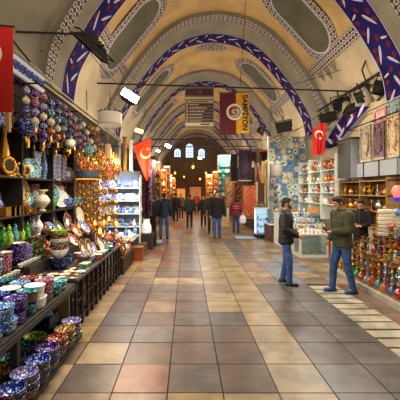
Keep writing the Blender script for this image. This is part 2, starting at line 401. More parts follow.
def ring(b, pin, pout, off, mat, U0=0):
    n = len(pin); pts = [vp(*p, off) for p in pin]+[vp(*p, off) for p in pout]; uv = list(pin)+list(pout)
    b.add(pts, [(i, (i+1) % n, n+(i+1) % n, n+i) for i in range(n)], mat, uv)
def leafpoly(cs, cd, L_, w, ang):
    o = []
    for k in range(14):
        a = 2*PI*k/14; u = math.cos(a)*L_/2; v = math.sin(a)*w/2*(1-.35*math.cos(a)); o.append((cs+u*math.cos(ang)-v*math.sin(ang), cd+u*math.sin(ang)+v*math.cos(ang)))
    return o
def stad(cs, cd, hs, hd, r=None, n=10):              # rounded-end outline, long along s
    o = []
    for k in range(n+1): a = -PI/2+PI*k/n; o.append((cs+hs-hd+math.cos(a)*hd, cd+math.sin(a)*hd))
    for k in range(n+1): a = PI/2+PI*k/n; o.append((cs-hs+hd+math.cos(a)*hd, cd+math.sin(a)*hd))
    return o
def uvpat(name, c1, c2, c3=None, scale=9, rough=.75):
    """painted lattice: rings and lozenges on the surface's own metres"""
    if name in MATS: return MATS[name]
    m = mat(name, c1, rough); nt = m.node_tree; N = nt.nodes; L = nt.links; b = N['Principled BSDF']
    tc = N.new('ShaderNodeTexCoord'); sp = N.new('ShaderNodeSeparateXYZ'); L.new(tc.outputs['UV'], sp.inputs[0])
    def mth(op, a, v=None):
        n = N.new('ShaderNodeMath'); n.operation = op
        L.new(a, n.inputs[0]) if hasattr(a, 'links') else setattr(n.inputs[0], 'default_value', a)
        if v is not None: L.new(v, n.inputs[1]) if hasattr(v, 'links') else setattr(n.inputs[1], 'default_value', v)
        return n.outputs[0]
    su = mth('SINE', mth('MULTIPLY', sp.outputs[0], scale*2*PI/2)); sv = mth('SINE', mth('MULTIPLY', sp.outputs[1], scale*2*PI/2))
    v = mth('ABSOLUTE', mth('MULTIPLY', su, sv))
    r = N.new('ShaderNodeValToRGB'); r.color_ramp.interpolation = 'CONSTANT'; e = r.color_ramp.elements
    e[0].color = (*hx(c2), 1); e[1].position = .3; e[1].color = (*hx(c1), 1)
    if c3: k = e.new(.72); k.color = (*hx(c3), 1)
    L.new(v, r.inputs['Fac']); L.new(r.outputs['Color'], b.inputs['Base Color']); return m
OCHRE = mat('ochre_plaster', '#bd9c66', .8, noise=.16, nscale=1.6, bump=.15, bscale=6)
GREYP = mat('olive_grey_plaster', '#857e6c', .8, noise=.18, nscale=1.2, bump=.15, bscale=6)
CREAM = mat('cream_plaster', '#b0a286', .8, noise=.16, nscale=1.3, bump=.15, bscale=6)
DARKN = mat('deep_olive_plaster', '#57553f', .85, noise=.2, nscale=1.5)
GUIL = uvpat('painted_lattice_border', '#c4b8a4', '#2c2238', '#5a4660', 6.5)
PURP = mat('indigo_tile', '#1c0f58', .85, noise=.4, nscale=3, spec=.15)
LEAF = mat('pale_blue_leaf', '#b4b4cc', .8, spec=.2); REDF = mat('brick_red_flower', '#5c1428', .8, spec=.2); BROWNP = uvpat('brown_arabesque', '#5d513c', '#9b8a68', '#3f3a30', 13)
VM = [OCHRE, GREYP, CREAM, DARKN, GUIL, PURP, LEAF, REDF, BROWNP]
def band(b, d0, d1, s0=0, s1=SMAX, off=.125):        # the tiled soffit band of a rib
    w = d1-d0; dc = (d0+d1)/2
    strip(b, s0, s1, d0, d1, off, 5)
    for e in (d0, d1-.022): strip(b, s0, s1, e, e+.022, off+.004, 6)
    st = .78; s = s0+.3; k = 0
    while s < s1-.2:
        sg = 1 if k % 2 else -1
        blob(b, leafpoly(s, dc+.17*w*sg, .46, .075, .55*sg), off+.006, 6)
        blob(b, leafpoly(s+.26, dc-.2*w*sg, .4, .07, -.75*sg), off+.006, 6)
        blob(b, leafpoly(s+.5, dc+.28*w*sg, .2, .06, 1.3*sg), off+.006, 6)
        for q, (u, v) in enumerate(((.16, -.3), (.42, .05), (.62, -.28), (.05, .33), (.66, .3))):
            blob(b, leafpoly(s+u, dc+v*w*sg, .17, .12, k+q), off+.005, 7)
        s += st; k += 1
def rib(d0, dg, d1, d2, name='trim_1'):
    """lattice border, grey reveal, tiled band"""
    b = MB(); strip(b, 0, SMAX, d0, d1, .12, 1, edge=.16); strip(b, 0, SMAX, d0+.02, dg, .127, 4); band(b, d1, d2)
    strip(b, 0, SMAX, d1, d2, .12, 1, edge=.2)
    return struct(name, b, VM, smooth=False)
SR = lambda hw: s_of(hw, 1); SLf = lambda hw: s_of(hw, -1)
def bay(da, db, n, first=False):
    b = MB(); hwz = 2.95
    strip(b, 0, SMAX, da, db, 0, 0)
    sL, sR = SLf(hwz), SR(hwz)
    strip(b, 0, sL, da, db, .006, 2); strip(b, sR, SMAX, da, db, .006, 2)                 # plain spandrels
    strip(b, sR-.02, sR+.34, da, db, .012, 4); strip(b, sL-.26, sL+.02, da, db, .012, 4)  # lattice borders along the hall
    dc = (da+db)/2+.05; w = (db-da)*.2
    for c, s0, s1 in ((1, SR(1.35), SR(2.95)), (-1, SLf(3.25), SLf(1.75))):               # long niches
        cs = (s0+s1)/2; hs = abs(s1-s0)/2
        o = stad(cs, dc, hs+.3, w+.3); i_ = stad(cs, dc, hs, w)
        ring(b, i_, o, .018, 4); blob(b, i_, .015, 3)
        ring(b, stad(cs, dc, hs+.03, w+.03), stad(cs, dc, hs-.02, w-.02), .021, 6)
        e = SR(2.95)+.12 if c > 0 else SLf(3.25)-.1
    for k in (-1, 0, 1):                                                                   # pendants under the right border
        s0 = sR+.24; x = dc+.55+k*.42
        blob(b, [(s0, x-.2), (s0, x+.2), (s0+.18, x+.16), (s0+.42+(.12 if k == 0 else 0), x), (s0+.18, x-.16)], .012, 8)
    # medallion high on the vault, just past the rib
    cs = SMAX/2; dm = da+.62
    for (a_, rr) in ((0, .33),): blob(b, [(cs+math.cos(t)*.62*(1+.1*math.cos(8*t)), dm+math.sin(t)*.36*(1+.1*math.cos(8*t))) for t in [2*PI*k/48 for k in range(48)]], .01, 4)
    blob(b, [(cs+math.cos(t)*.2, dm+math.sin(t)*.14) for t in [2*PI*k/16 for k in range(16)]], .014, 8)
    for k in range(10):
        t = 2*PI*k/10; blob(b, leafpoly(cs+.42*math.cos(t), dm+.24*math.sin(t), .2, .08, t), .014, 8)
    return struct('ceiling', b, VM, smooth=False)
# near bay: grey plaster, then the five ribs
b = MB(); strip(b, 0, SMAX, -1.5, 6.1, 0, 1); sa = SLf(3.1)
for x in (4.6, 5.6): 
    for s0 in (SLf(2.6),): blob(b, [(s0, x-.2), (s0, x+.2), (s0-.25, x+.16), (s0-.55, x), (s0-.25, x-.16)], .012, 5)
    blob(b, leafpoly(s0-.2, x, .25, .12, 0), .016, 6)
struct('ceiling', b, VM, smooth=False)
D1 = [7.75, 13.0, 18.25, 23.5, 28.75, 34.0]
for i, d in enumerate(D1):
    dg0 = d-2.1 if i else d-1.6
    rib(dg0, dg0+.36, d-.8, d, 'trim_%d' % (i+1))
    nx = (D1[i+1]-2.1) if i < 5 else 36.2
    bay(d, nx, i)
# walls and cornices
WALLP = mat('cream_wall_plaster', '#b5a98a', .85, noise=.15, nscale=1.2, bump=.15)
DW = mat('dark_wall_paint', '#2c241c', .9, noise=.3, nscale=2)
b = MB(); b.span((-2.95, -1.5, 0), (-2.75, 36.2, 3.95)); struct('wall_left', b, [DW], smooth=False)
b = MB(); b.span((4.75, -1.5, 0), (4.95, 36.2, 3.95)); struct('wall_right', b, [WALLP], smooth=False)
for nm, x in (('trim_7', -2.75), ('trim_8', 4.75)):
    b = MB(); s = 1 if x < 0 else -1
    for dz, w in ((0, .06), (.06, .13), (.14, .09)): b.span((x, -1.5, 3.84+dz), (x+s*w, 36.2, 3.9+dz))
    struct(nm, b, [CREAM], smooth=False)
ENDM = mat('end_wall_plaster', '#5f503c', .85, noise=.2, nscale=1)
b = MB(); pts = [(x+XC, 36.2, z) for x, z in PL]; n = len(pts); pts += [(4.75, 36.2, 0), (-2.75, 36.2, 0)]
b.add(pts, [tuple(range(len(pts)))[::-1]], 0); b.span((-2.75, 36.25, -.1), (4.75, 36.4, 8)); struct('wall_far', b, [ENDM], smooth=False)
# far arched windows
WG = mat('daylit_glass', '#9db4e8', .3, emit=2.6, ecol='#a8c0f0'); WF = mat('dark_window_bars', '#2a2c38', .6)
for k, (px, top, bot, wd) in enumerate(((177.5, 148.5, 157, 7), (189.5, 143.5, 157.5, 8), (201.5, 148.5, 158, 7))):
    c = P(px, top, 36.1); z0 = P(px, bot, 36.1).z; w = wd*36/F/2; o = []
    arch = [(-w, z0), (w, z0)]+[(w*math.cos(PI*i/12), c.z-w+w*math.sin(PI*i/12)) for i in range(13)]
    b = MB(); b.add([(c.x+x, 36.12, z) for x, z in arch], [tuple(range(len(arch)))], 0)
    win = struct('window_%d' % (k+1), b, [WG], smooth=False)
    f = MB()
    for i in range(12):
        a0, a1 = PI*i/12, PI*(i+1)/12
        f.cone((c.x+w*math.cos(a0), 36.06, c.z-w+w*math.sin(a0)), .045, (c.x+w*math.cos(a1), 36.06, c.z-w+w*math.sin(a1)), .045, 6)
    f.span((c.x-w-.05, 36.0, z0-.08), (c.x+w+.05, 36.12, z0)); 
    for x in (-w, w): f.span((c.x+x-.04, 36.0, z0), (c.x+x+.04, 36.12, c.z-w))
    for x in (-w/3, w/3): f.span((c.x+x-.025, 36.03, z0), (c.x+x+.025, 36.1, c.z-.1))
    zz = z0+.25
    while zz < c.z-w: f.span((c.x-w, 36.03, zz-.02), (c.x+w, 36.1, zz+.02)); zz += .27
    f.build('window_frame', [WF], win, smooth=False)
# the lateral arch on the right wall: a tiled band seen edge-on
b = MB(); N_ = 10
def la(t, q):  # quarter of an arch rising towards the camera
    c = (10.3-4.35*0, 0)
    dd = 11.35-1.9*t-q*1.25*(1-.15*t); zz = 3.28+.62*t**.8+.35*t*(q)*.2
    return (4.74-.16, dd, zz+.35*(1-q)*t)
pts = [la(i/N_, q) for i in range(N_+1) for q in (0, 1)]
b.add(pts, [(2*i, 2*i+1, 2*i+3, 2*i+2) for i in range(N_)], 0); b.add([(p[0]+.17, p[1], p[2]) for p in pts], [(2*i, 2*i+2, 2*i+3, 2*i+1) for i in range(N_)], 0)
for q in (0, 1): b.add([la(i/N_, q) for i in range(N_+1)]+[(la(i/N_, q)[0]+.17, *la(i/N_, q)[1:]) for i in range(N_+1)], [(i, i+1, N_+2+i, N_+1+i) for i in range(N_)], 1)
for k, (t, q, a_) in enumerate(((.15, .3, .5), (.3, .75, -.6), (.5, .3, .7), (.62, .7, -.5), (.85, .3, .5), (.9, .8, -.7), (.15, .85, .6))):
    c = la(t, q); lp = leafpoly(0, 0, .46, .12, a_)
    b.add([(c[0]-.012, c[1]+u, c[2]+v) for u, v in lp], [tuple(range(len(lp)))], 1)
for k, (t, q) in enumerate(((.3, .4), (.5, .6), (.72, .45), (.1, .6), (.8, .65))):
    c = la(t, q); lp = leafpoly(0, 0, .2, .13, k)
    b.add([(c[0]-.008, c[1]+u, c[2]+v) for u, v in lp], [tuple(range(len(lp)))], 2)
struct('trim_9', b, [PURP, LEAF, REDF], smooth=False)
# ---- floor of stone slabs
T = .51; X0 = -1.2
FM = [mat('slab_joint', '#1c1713', .9)]
for nm, c in (('dark_slab', '#4b413b'), ('umber_slab', '#4f3d32'), ('grey_slab', '#544d48'), ('rust_slab', '#6c4430'), ('beige_slab', '#836f54'), ('gold_slab', '#80693f'), ('blue_grey_slab', '#62666e'), ('pale_slab', '#a8a08a'), ('tan_slab', '#6c5746'), ('sand_slab', '#7c6a4e')):
    FM.append(mat(nm, c, .34, noise=.34, nscale=3.5, bump=.2, bscale=9))
b = MB(); b.span((-2.95, -1.5, -.2), (4.95, 36.2, -.012), 0)
rs = random.Random(3)
def slab(x0, x1, y0, y1, m):
    g = .006; z = rs.uniform(-.0015, .0015)
    b.box(((x0+x1)/2, (y0+y1)/2, -.012+z), (x1-x0-2*g, y1-y0-2*g, .024), m)
for j in range(-9, 64):
    y0 = 3.06+j*T; y1 = y0+T
    for i in range(-3, 12):
        x0 = X0+i*T; x1 = x0+T; xm = (x0+x1)/2
        if i == -3: x0 = -2.75
        if x0 >= 4.7: continue
        if i == 11: x1 = 4.75
        if 2.38 < xm < 2.95 and y0 < 6.6: continue
        m = 9
        if i < 0: m = rs.choice((6, 5, 5, 9))
        elif i < 4:
            m = rs.choice((1, 1, 2, 2, 3, 2))
            if j < 0: m = rs.choice((5, 9, 6))
            if i == 0 and j == 1: m = 5
            if i == 1 and j == 0: m = 4
            if i == 0 and j == 4: m = 6
            if i in (1, 2) and j == 7: m = 5
            if 2 < j < 7 and i < 3: m = rs.choice((1, 2, 2, 9))
            if i in (0,) and j > 6: m = rs.choice((4, 9, 10))
            if i == 3 and j > 3: m = rs.choice((9, 10, 10))
            if j > 15: m = rs.choice((9, 4, 10))
            if i == 1 and 8 < j < 16: m = rs.choice((4, 4, 1))
            if i == 2 and 8 < j < 16: m = rs.choice((2, 3, 4))
        elif i == 4: m = 10 if j < 17 else rs.choice((9, 10, 4))
        elif i in (5, 6):
            m = rs.choice((1, 3, 3, 1)) if j < 7 else rs.choice((10, 9, 10))
            if i == 5 and 10 < j < 19: m = 3
            if i == 6 and 7 <= j < 11: m = 7
        else:
            m = rs.choice((9, 4, 9)) if j < 7 else rs.choice((10, 9, 5))
            if i in (7,) and 8 < j < 13: m = 7
        slab(x0, x1, y0, y1, m)
y = -1.5
while y < 6.5:                       # drain strip of pale bars
    slab(2.37, 2.93, y, y+.225, 8); y += .26
struct('floor', b, FM, smooth=False)
for nm, x, d in (('floor_mat', -1.15, 12.1), ('floor_mat', 2.3, 13.2)):
    m_ = MB(); m_.box((0, 0, .007), (.62 if x < 0 else .9, .95, .014)); m_.box((0, 0, .016), (.5 if x < 0 else .76, .8, .005), 1)
    o = m_.build('floor_mat', [mat('mat_edge', '#4b5668', .9), mat('blue_mat', '#8d9db2', .7, noise=.2)], None, loc=(x, d, .002), smooth=False)
    tag(o, 'pale blue door mat on the floor by the left stalls' if x < 0 else 'bluish mat on the floor before the lit glass cabinet', 'mat')
# ------------------------------------------------------------------ overhead rods, wires, signs, flags, floodlights
IRON = mat('black_iron', '#1a1714', .6, metal=.4)
def bar(name, label, a, b_, r, cat='rod', m=IRON):
    q = MB(); a = Vector(a); b_ = Vector(b_); q.cone((0,0,0), r, b_-a, r, 10, caps=False)
    if (b_-a).length > 3:
        for t in (0, 1): q.cone((b_-a)*t*.995, r*2, (b_-a)*(t*.99+.005), r*2, 10, caps=False)
    o = q.build(name, [m], None, loc=a); return tag(o, label, cat)
bar('tie_rod', 'iron tie rod across the hall carrying the sign and the football banner', (-2.74, 9.3, 4.86), (4.74, 9.3, 4.62), .022)
bar('tie_rod', 'iron tie rod across the hall just below the far arches, upper of two', (-2.74, 20, 4.93), (4.74, 20, 4.93), .03)
bar('tie_rod', 'iron tie rod across the far hall, lower of two', (-2.74, 21.5, 4.72), (4.74, 21.5, 4.72), .03)
bar('support_rod', 'iron rod from the left edge to the dark floodlight', (-2.74, 5.2, 4.33), (-1.75, 6.0, 4.66), .018)
bar('support_pole', 'long dark diagonal pole over the red flag at top left', P(-30, -2, 4.7), P(56, 62, 6.6), .03)
bar('support_rod', 'short dark diagonal rod behind the red flag', P(6, 32, 4.6), P(30, 62, 4.9), .014)
WIRE = mat('wire', '#2a241e', .7)
def wire(label, pts, r=.006):
    q = MB(); p0 = Vector(pts[0]); q.tube([Vector(p)-p0 for p in pts], r, 5); o = q.build('wire', [WIRE], None, loc=p0); return tag(o, label, 'wire')
def sag(a, b, s, n=10):
    a = Vector(a); b = Vector(b); return [a.lerp(b, i/n)-Vector((0, 0, s*4*(i/n)*(1-i/n))) for i in range(n+1)]
wire('thin wire from the crown of the vault down to the right of the banner', sag(P(247, 0, 9.9)+Vector((0,0,.6)), P(240, 88, 9.32), .02), .008)
wire('thin wire running from the vault down to the left end of the tie rod', sag(P(60, -20, 6.9), P(143, 88, 9.35), .1), .008)
wire('thin wire from the dark floodlight towards the lit floodlight', sag(P(88, 50, 6.1), P(130, 92, 9.2), .1), .007)
wire('drooping cable across the right side of the vault', sag(P(272, 88, 11.5), P(385, 52, 8.3), .12), .009)
wire('cable along the rods below the banner to the dark flood at right', sag(P(250, 143, 15), P(300, 128, 11.0), .06), .012)
wire('cable hanging between the dark flood and the right hand pipe', sag(P(276, 140, 13), P(325, 110, 10.4), .1), .011)
wire('vertical cable from the tie rod beside the dark flood', [P(270, 92, 9.35), P(271, 112, 9.4), P(270, 135, 9.5)], .008)
wire('vertical wire from the tie rod by the left arch', [P(86, 70, 8.8), P(87, 115, 8.8)], .012)
# sign with rows of directions
s = thing('direction_sign', 'dark hanging direction sign with rows of small pale text above the aisle', 'sign', (X(199.3, 9.25), 9.25, 3.62))
DKM = mat('dark_maroon_sign', '#3a1a22', .6); CRM = mat('cream_sign', '#b7a98f', .6); GRM = mat('gold_sign', '#a89a63', .6); INK = mat('sign_ink', '#241a18', .7)
b = MB(); b.box((0,0,.55), (.8,.035,1.12)); b.build('panel', [mat('sign_back', '#6b6458', .7)], s, smooth=False)
rows = [(.96, .2, DKM, 1), (.80, .05, CRM, .8), (.7, .075, GRM, 1), (.61, .075, DKM, 1), (.52, .075, DKM, 1), (.43, .075, DKM, 1), (.34, .075, DKM, 1), (.25, .075, DKM, 1), (.16, .05, DKM, 1), (.07, .1, CRM, 1)]
rr = random.Random(5)
for z, h, m, w in rows:
    b = MB(); b.box((0, -.028, z), (.76, .02, h-.012), 0)
    if m in (DKM, GRM) and h < .1:
        ink = 1; x = -.27
        for _ in range(rr.randint(5, 9)):
            L_ = rr.uniform(.025, .06)
            if x+L_ > .3: break
            b.box((x+L_/2, -.04, z), (L_, .003, h*.35), 1); x += L_+.012
        b.box((-.335, -.04, z), (.045, .003, h*.55), 1); 
    b.build('sign_row', [m, CRM if m is DKM else INK], s, smooth=False)
b = MB(); b.box((.03, -.042, .97), (.09, .004, .1)); b.build('emblem', [mat('sign_red', '#7d2a30', .6)], s, smooth=False)
b = MB(); b.box((.16, -.042, .07), (.26, .003, .035)); b.build('sign_text', [INK], s, smooth=False)
b = MB(); 
for x in (-.33, .33): b.cone((x, 0, 1.1), .008, (x, .04, 1.19-x*.03), .008, 6)
b.build('hanger', [IRON], s)
# banner
s = thing('football_banner', 'maroon and yellow banner with round emblem hanging above the aisle', 'banner', (X(234.5, 9.2), 9.2, 3.4), A(-2))
MR = mat('maroon_fabric', '#520f1a', .8, noise=.15, nscale=8); YL = mat('yellow_fabric', '#c8921a', .8, noise=.12, nscale=8)
def cloth(b, x0, x1, z0, z1, mat_, nx=14, nz=10, amp=.02, ph=0, th=.006):
    pts = []
    for s_ in (0, 1):
        for i in range(nx+1):
            for k in range(nz+1):
                u = i/nx; v = k/nz; pts.append((x0+(x1-x0)*u, amp*math.sin(u*9+ph+v*2)*(.4+v)*1.0+s_*th, z1+(z0-z1)*v))
    n = nz+1; o = (nx+1)*n; fs = []
    for i in range(nx):
        for k in range(nz):
            q = (i*n+k, i*n+k+1, (i+1)*n+k+1, (i+1)*n+k); fs += [q, tuple(o+z for z in q[::-1])]
    for i in range(nx): fs += [(i*n, (i+1)*n, o+(i+1)*n, o+i*n), (i*n+nz, o+i*n+nz, o+(i+1)*n+nz, (i+1)*n+nz)]
    for k in range(nz): fs += [(k, o+k, o+k+1, k+1), (nx*n+k, nx*n+k+1, o+nx*n+k+1, o+nx*n+k)]
    return b.add(pts, fs, mat_)
b = MB(); cloth(b, -.41, .04, 0, 1.15, 0, amp=.008); cloth(b, .04, .4, .04, 1.16, 1, amp=.008); b.build('cloth', [MR, YL], s)
b = MB(); b.at(rot=(PI/2, 0, 0)); b.lathe([(.225, 0), (.225, .012)], (0, .62, .02), 32, 0); b.torus((0, .62, .034), .15, .014, 28, 5, 1); b.build('emblem_disc', [mat('banner_white', '#cfc3ae', .7), mat('banner_brown', '#4a2a1c', .7)], s)
text('emblem_letter', 'G', .3, MATS['maroon_jacket'], s, (-.03, -.045, .62), (PI/2, 0, 0)); text('emblem_letter', 'S', .2, mat('ochre_print', '#a8761c', .7), s, (.0, -.055, .6), (PI/2, 0, 0))
text('banner_text', 'ŞAMPİYON', .19, mat('print_black', '#1c1410', .7), s, (.28, -.045, .6), (PI/2, PI/2, 0), (1.0, 1, 1))
b = MB(); b.cone((-.43, 0, 1.17), .012, (.43, 0, 1.17), .012, 8); b.cone((0, 0, 1.17), .006, (0, .05, 1.36), .006, 6); b.build('top_rod', [IRON], s)
# turkish flags
def crescent(b, c, R_, mat_, y=-.02, ang=0, wave=None):
    o = []; n = 22; k = .8; off = .26*R_
    th0 = math.acos(max(-1, min(1, (R_**2+off**2-(k*R_)**2)/(2*R_*off))))
    for i in range(n+1): a = th0+(2*PI-2*th0)*i/n; o.append((R_*math.cos(a), R_*math.sin(a)))
    r = k*R_; e0 = math.atan2(o[-1][1], o[-1][0]-off); e1 = math.atan2(o[0][1], o[0][0]-off)
    e0 = e0 if e0 > 0 else e0+2*PI; e1 = e1 if e1 > 0 else e1+2*PI; inner = [(off+r*math.cos(e0+(e1-e0)*i/n), r*math.sin(e0+(e1-e0)*i/n)) for i in range(n+1)]
    pts = []; ca, sa_ = math.cos(ang), math.sin(ang)
    for s_ in (0, .004):
        for p in o+inner[::-1]: pts.append((c[0]+p[0]*ca-p[1]*sa_, y-s_, c[1]+p[0]*sa_+p[1]*ca))
    m = n+1; fs = []
    for i in range(n): fs.append((2*m+i, 2*m+i+1, 3*m+i+1, 3*m+i))
    b.add(pts, fs, mat_)
    st = []
    for i in range(10):
        a = ang+PI+i*PI/5; q = R_*.42 if i % 2 == 0 else R_*.17; cx = c[0]+R_*1.0*ca; cz = c[1]+R_*1.0*sa_; st.append((cx+q*math.cos(a), y-.004, cz+q*math.sin(a)))
    b.add(st, [tuple(range(10))], mat_)
WHF = mat('flag_white', '#e8e2da', .8)
f = thing('national_flag', 'large red flag with white crescent hanging at the left edge of view', 'flag', (X(-6, 3.6), 3.6, EYE+(191-112)*3.6/F), A(12))
RED = mat('flag_red', '#c01a14', .75); b = MB(); cloth(b, -.62, .19, 0, .93, 0, amp=.014)
for k in range(1): pass
b.build('cloth', [RED], f); b = MB(); crescent(b, (-.06, .62), .15, 0, -.03, PI); b.build('crescent_and_star', [WHF], f, smooth=False)
b = MB(); b.cone((-.64, 0, .94), .01, (.2, 0, .94), .01, 8); b.build('flag_rod', [IRON], f)
f = thing('national_flag', 'orange red flag with crescent hanging drawn to a point over the left stalls', 'flag', (X(142.5, 9.6), 9.6, EYE+(191-181)*9.6/F), A(5))
ORF = mat('flag_orange_red', '#e0400c', .7, noise=.15); b = MB()
pts = []; nx, nz = 12, 14
for sd in (0, 1):
    for i in range(nx+1):
        for k in range(nz+1):
            v = k/nz; u = i/nx; xl = -.25+.37*v**1.3; xr = .24-.1*v**3; zt = 1.25-.22*(1-u)**1.0 if True else 0
            pts.append((xl+(xr-xl)*u, .035*math.sin(u*8+v*1.5)*(.4+.6*v)+sd*.006, zt*(1-v)+.0*v))
n = nz+1; o_ = (nx+1)*n; fs = []
for i in range(nx):
    for k in range(nz): q = (i*n+k, i*n+k+1, (i+1)*n+k+1, (i+1)*n+k); fs += [q, tuple(o_+z for z in q[::-1])]
b.add(pts, fs, 0); b.build('cloth', [ORF], f); b = MB(); crescent(b, (.08, .78), .15, 0, -.05, A(60)); b.build('crescent_and_star', [mat('flag_cream', '#e8b070', .8)], f, smooth=False)
b = MB(); b.cone((-.27, 0, 1.03), .012, (.26, 0, 1.27), .012, 8); b.build('flag_rod', [IRON], f)
f = thing('national_flag', 'small red flag with white crescent hanging before the plate wall at right', 'flag', (X(318.5, 9.9), 9.9, EYE+(191-155)*9.9/F), A(-8))
b = MB(); cloth(b, -.17, .15, 0, .8, 0, amp=.03); cloth(b, .0, .2, .1, .95, 0, amp=.03, ph=2); b.build('cloth', [RED], f); b = MB(); crescent(b, (0, .6), .12, 0, -.05, A(-70)); b.build('crescent_and_star', [WHF], f, smooth=False)
b = MB(); b.cone((0, .02, .78), .01, (.1, .05, 1.1), .01, 6); b.build('flag_rod', [IRON], f)
# blue and white shop sign over the left stall
s = thing('shop_sign', 'long white sign with blue ornament on the left wall below the cornice', 'sign', (-2.6, 0, 0))
z0 = 3.62
b = MB(); b.span((-.1, 4.45, z0), (0, 6.1, z0+.3)); b.build('panel', [mat('sign_pale', '#d4d6de', .5)], s, smooth=False)
BLP = mat('sign_blue', '#2c3f9a', .5); b = MB()
for k in range(7):
    y = 4.62+k*.22; b.torus((.008, y, z0+.15), .06, .016, 14, 5, 0, rot=(0, PI/2, 0)); b.box((.008, y, z0+.15), (.012, .05, .05)); b.box((.008, y+.11, z0+.15), (.012, .035, .15))
b.build('blue_ornament', [BLP], s)
b = MB(); b.span((-.02, 4.43, z0-.03), (.03, 6.12, z0)); b.span((-.02, 4.43, z0+.3), (.03, 6.12, z0+.33)); b.build('sign_frame', [mat('steel_grey', '#8b8c8c', .4, metal=.5)], s, smooth=False)
# floodlights
HOUS = mat('floodlight_housing', '#14110f', .5); GLO = mat('lit_lamp_glass', '#fff2dc', .3, emit=22, ecol='#fff0d8'); GLD = mat('dark_lamp_glass', '#2c2a28', .15); GLW = mat('warm_lamp_glass', '#ffb050', .3, emit=14, ecol='#ffa848')
def _flood():
    r = thing('floodlight'); b = MB(); b.at(rot=(0,0,0))
    b.add([(-.2,0,-.13),(.2,0,-.13),(.2,0,.13),(-.2,0,.13),(-.12,.16,-.07),(.12,.16,-.07),(.12,.16,.07),(-.12,.16,.07)], [(0,1,5,4),(1,2,6,5),(2,3,7,6),(3,0,4,7),(4,5,6,7)], 0)
    for k in range(5): b.box((-.08+.04*k, .18, 0), (.008, .05, .13), 0)
    for a in ((0,-.135,.42,.02),(0,.135,.42,.02)): b.box((0, -.005, a[1]), (.42, .03, .02), 0)
    for x in (-.2, .2): b.box((x, -.005, 0), (.02, .03, .27), 0)
    b.build('housing', [HOUS], r, smooth=False)
    b = MB(); b.box((0, .004, 0), (.38, .008, .25)); b.build('glass_face', [GLO], r, smooth=False)
    b = MB(); b.tube([(-.22,.08,0),(-.22,.08,.2),(.22,.08,.2),(.22,.08,0)], .012); b.cone((0,.08,.2), .015, (0,.08,.32), .015, 8); b.build('bracket', [IRON], r)
    return r
BUILD['flood'] = _flood
def flood(p, label, rot, sc=1, lit=None): return place('flood', p, label, 'floodlight', None, rot, {'glass_face': [lit or GLD], 'housing': [HOUS], 'bracket': [IRON]}, sc)
_x = (P(104, 61, 6.6)-P(75, 34, 6.1)).normalized(); _y = Vector((.25, -.35, .9)); _y = (_y-_x*_y.dot(_x)).normalized(); _z = _x.cross(_y)
flood((P(104, 61, 6.6)+P(75, 34, 6.1))/2, 'large dark floodlight high on the left arch, slanting down to the right', Matrix((_x, _y, _z)).transposed().to_euler(), (1.9, 1.1, 1.3))
flood(P(130, 96, 9.0), 'bright white floodlight on the tie rod at upper left', (A(-30), A(30), A(15)), 1.25, GLO)
flood(P(284, 127, 10.8), 'dark square floodlight hanging below the right hand arch', (A(-10), A(-8), A(-20)), (1.15, 1, 1.25))
flood(P(262, 131, 12.6), 'dark small floodlight left of the square floodlight', (A(10), A(18), A(60)), .9)
for k, (px, py, d) in enumerate(((328, 117, 10.3), (342, 104, 9.8), (352, 108, 9.2), (364, 96, 8.8), (376, 92, 8.4), (384, 89, 8.0), (396, 80, 7.7))):
    flood(P(px, py, d), 'dark floodlight on the right hand pipe, %s from the far end' % ORD[k], (A(U(-40, 0)), A(U(-15, 15)), A(-30+U(-40, 40)+(180 if k % 2 else 0))), U(1.1, 1.45))
flood(P(139, 131, 12.5), 'small warm glowing floodlight behind the orange flag', (A(-30), A(15), A(10)), .8, GLW)
flood(P(168, 146, 17.5), 'small bright white floodlight over the far left stalls', (A(-25), A(25), A(10)), .8, GLO)
flood(P(158, 151, 16.5), 'faint white floodlight left of the small bright one', (A(-25), A(25), A(10)), .5, GLO)
flood(P(200, 158, 26), 'small pale green-white lamp in front of the far windows', (A(-10), 0, 0), .8, mat('pale_green_lamp', '#e8ffd0', .3, emit=6))
# pipe carrying the right hand lamps
q = MB(); q.tube([P(318, 111, 11), P(400, 60, 7.2), P(425, 44, 6.6)], .035, 8); q.tube([P(330, 117, 10.6), P(400, 76, 7.3), P(425, 60, 6.7)], .022, 8)
for t in range(5): a = P(318, 111, 11).lerp(P(400, 60, 7.2), t/4.5+.05); q.cone(a, .012, a+Vector((0, 0, -.28)), .012, 6)
q.tube([P(367, 85, 8.3), P(362, 70, 8.3), P(366, 60, 8.2), P(380, 62, 8.0), P(392, 68, 7.6)], .02, 6)
tag(q.build('lamp_pipe', [IRON]), 'dark iron pipe frame under the right side of the vault carrying lamps', 'pipe')
def _spot():
    r = thing('spotlight'); b = MB(); b.lathe([(.075, 0), (.085, .05), (.085, .2), (.05, .24), (.02, .26)], seg=18); b.build('can', [mat('grey_spot_can', '#8a8272', .5)], r)
    b = MB(); b.lathe([(.001, .01), (.07, .01)], seg=18); b.build('glass_face', [GLD], r); b = MB(); b.tube([(-.09,0,.12),(-.1,0,.3),(.1,0,.3),(.09,0,.12)], .01); b.build('bracket', [IRON], r); return r
BUILD['spot'] = _spot
for k, (px, py, d) in enumerate(((347, 113, 9.5), (360, 106, 9.0), (371, 101, 8.5), (381, 98, 8.1), (391, 94, 7.8), (388, 104, 8.0), (357, 93, 9.3))):
    place('spot', P(px, py, d), 'grey can spotlight under the right hand pipe, %s from the far end' % ORD[k] if k < 5 else ('grey can spotlight just above the hanging carpets' if k == 5 else 'grey can spotlight above the dark floods in the middle of the pipe'), 'spotlight', None, (A(U(-30, 40)), A(U(-30, 30)), 0), {'glass_face': [GLO if k == 0 else GLD]}, 1.5)
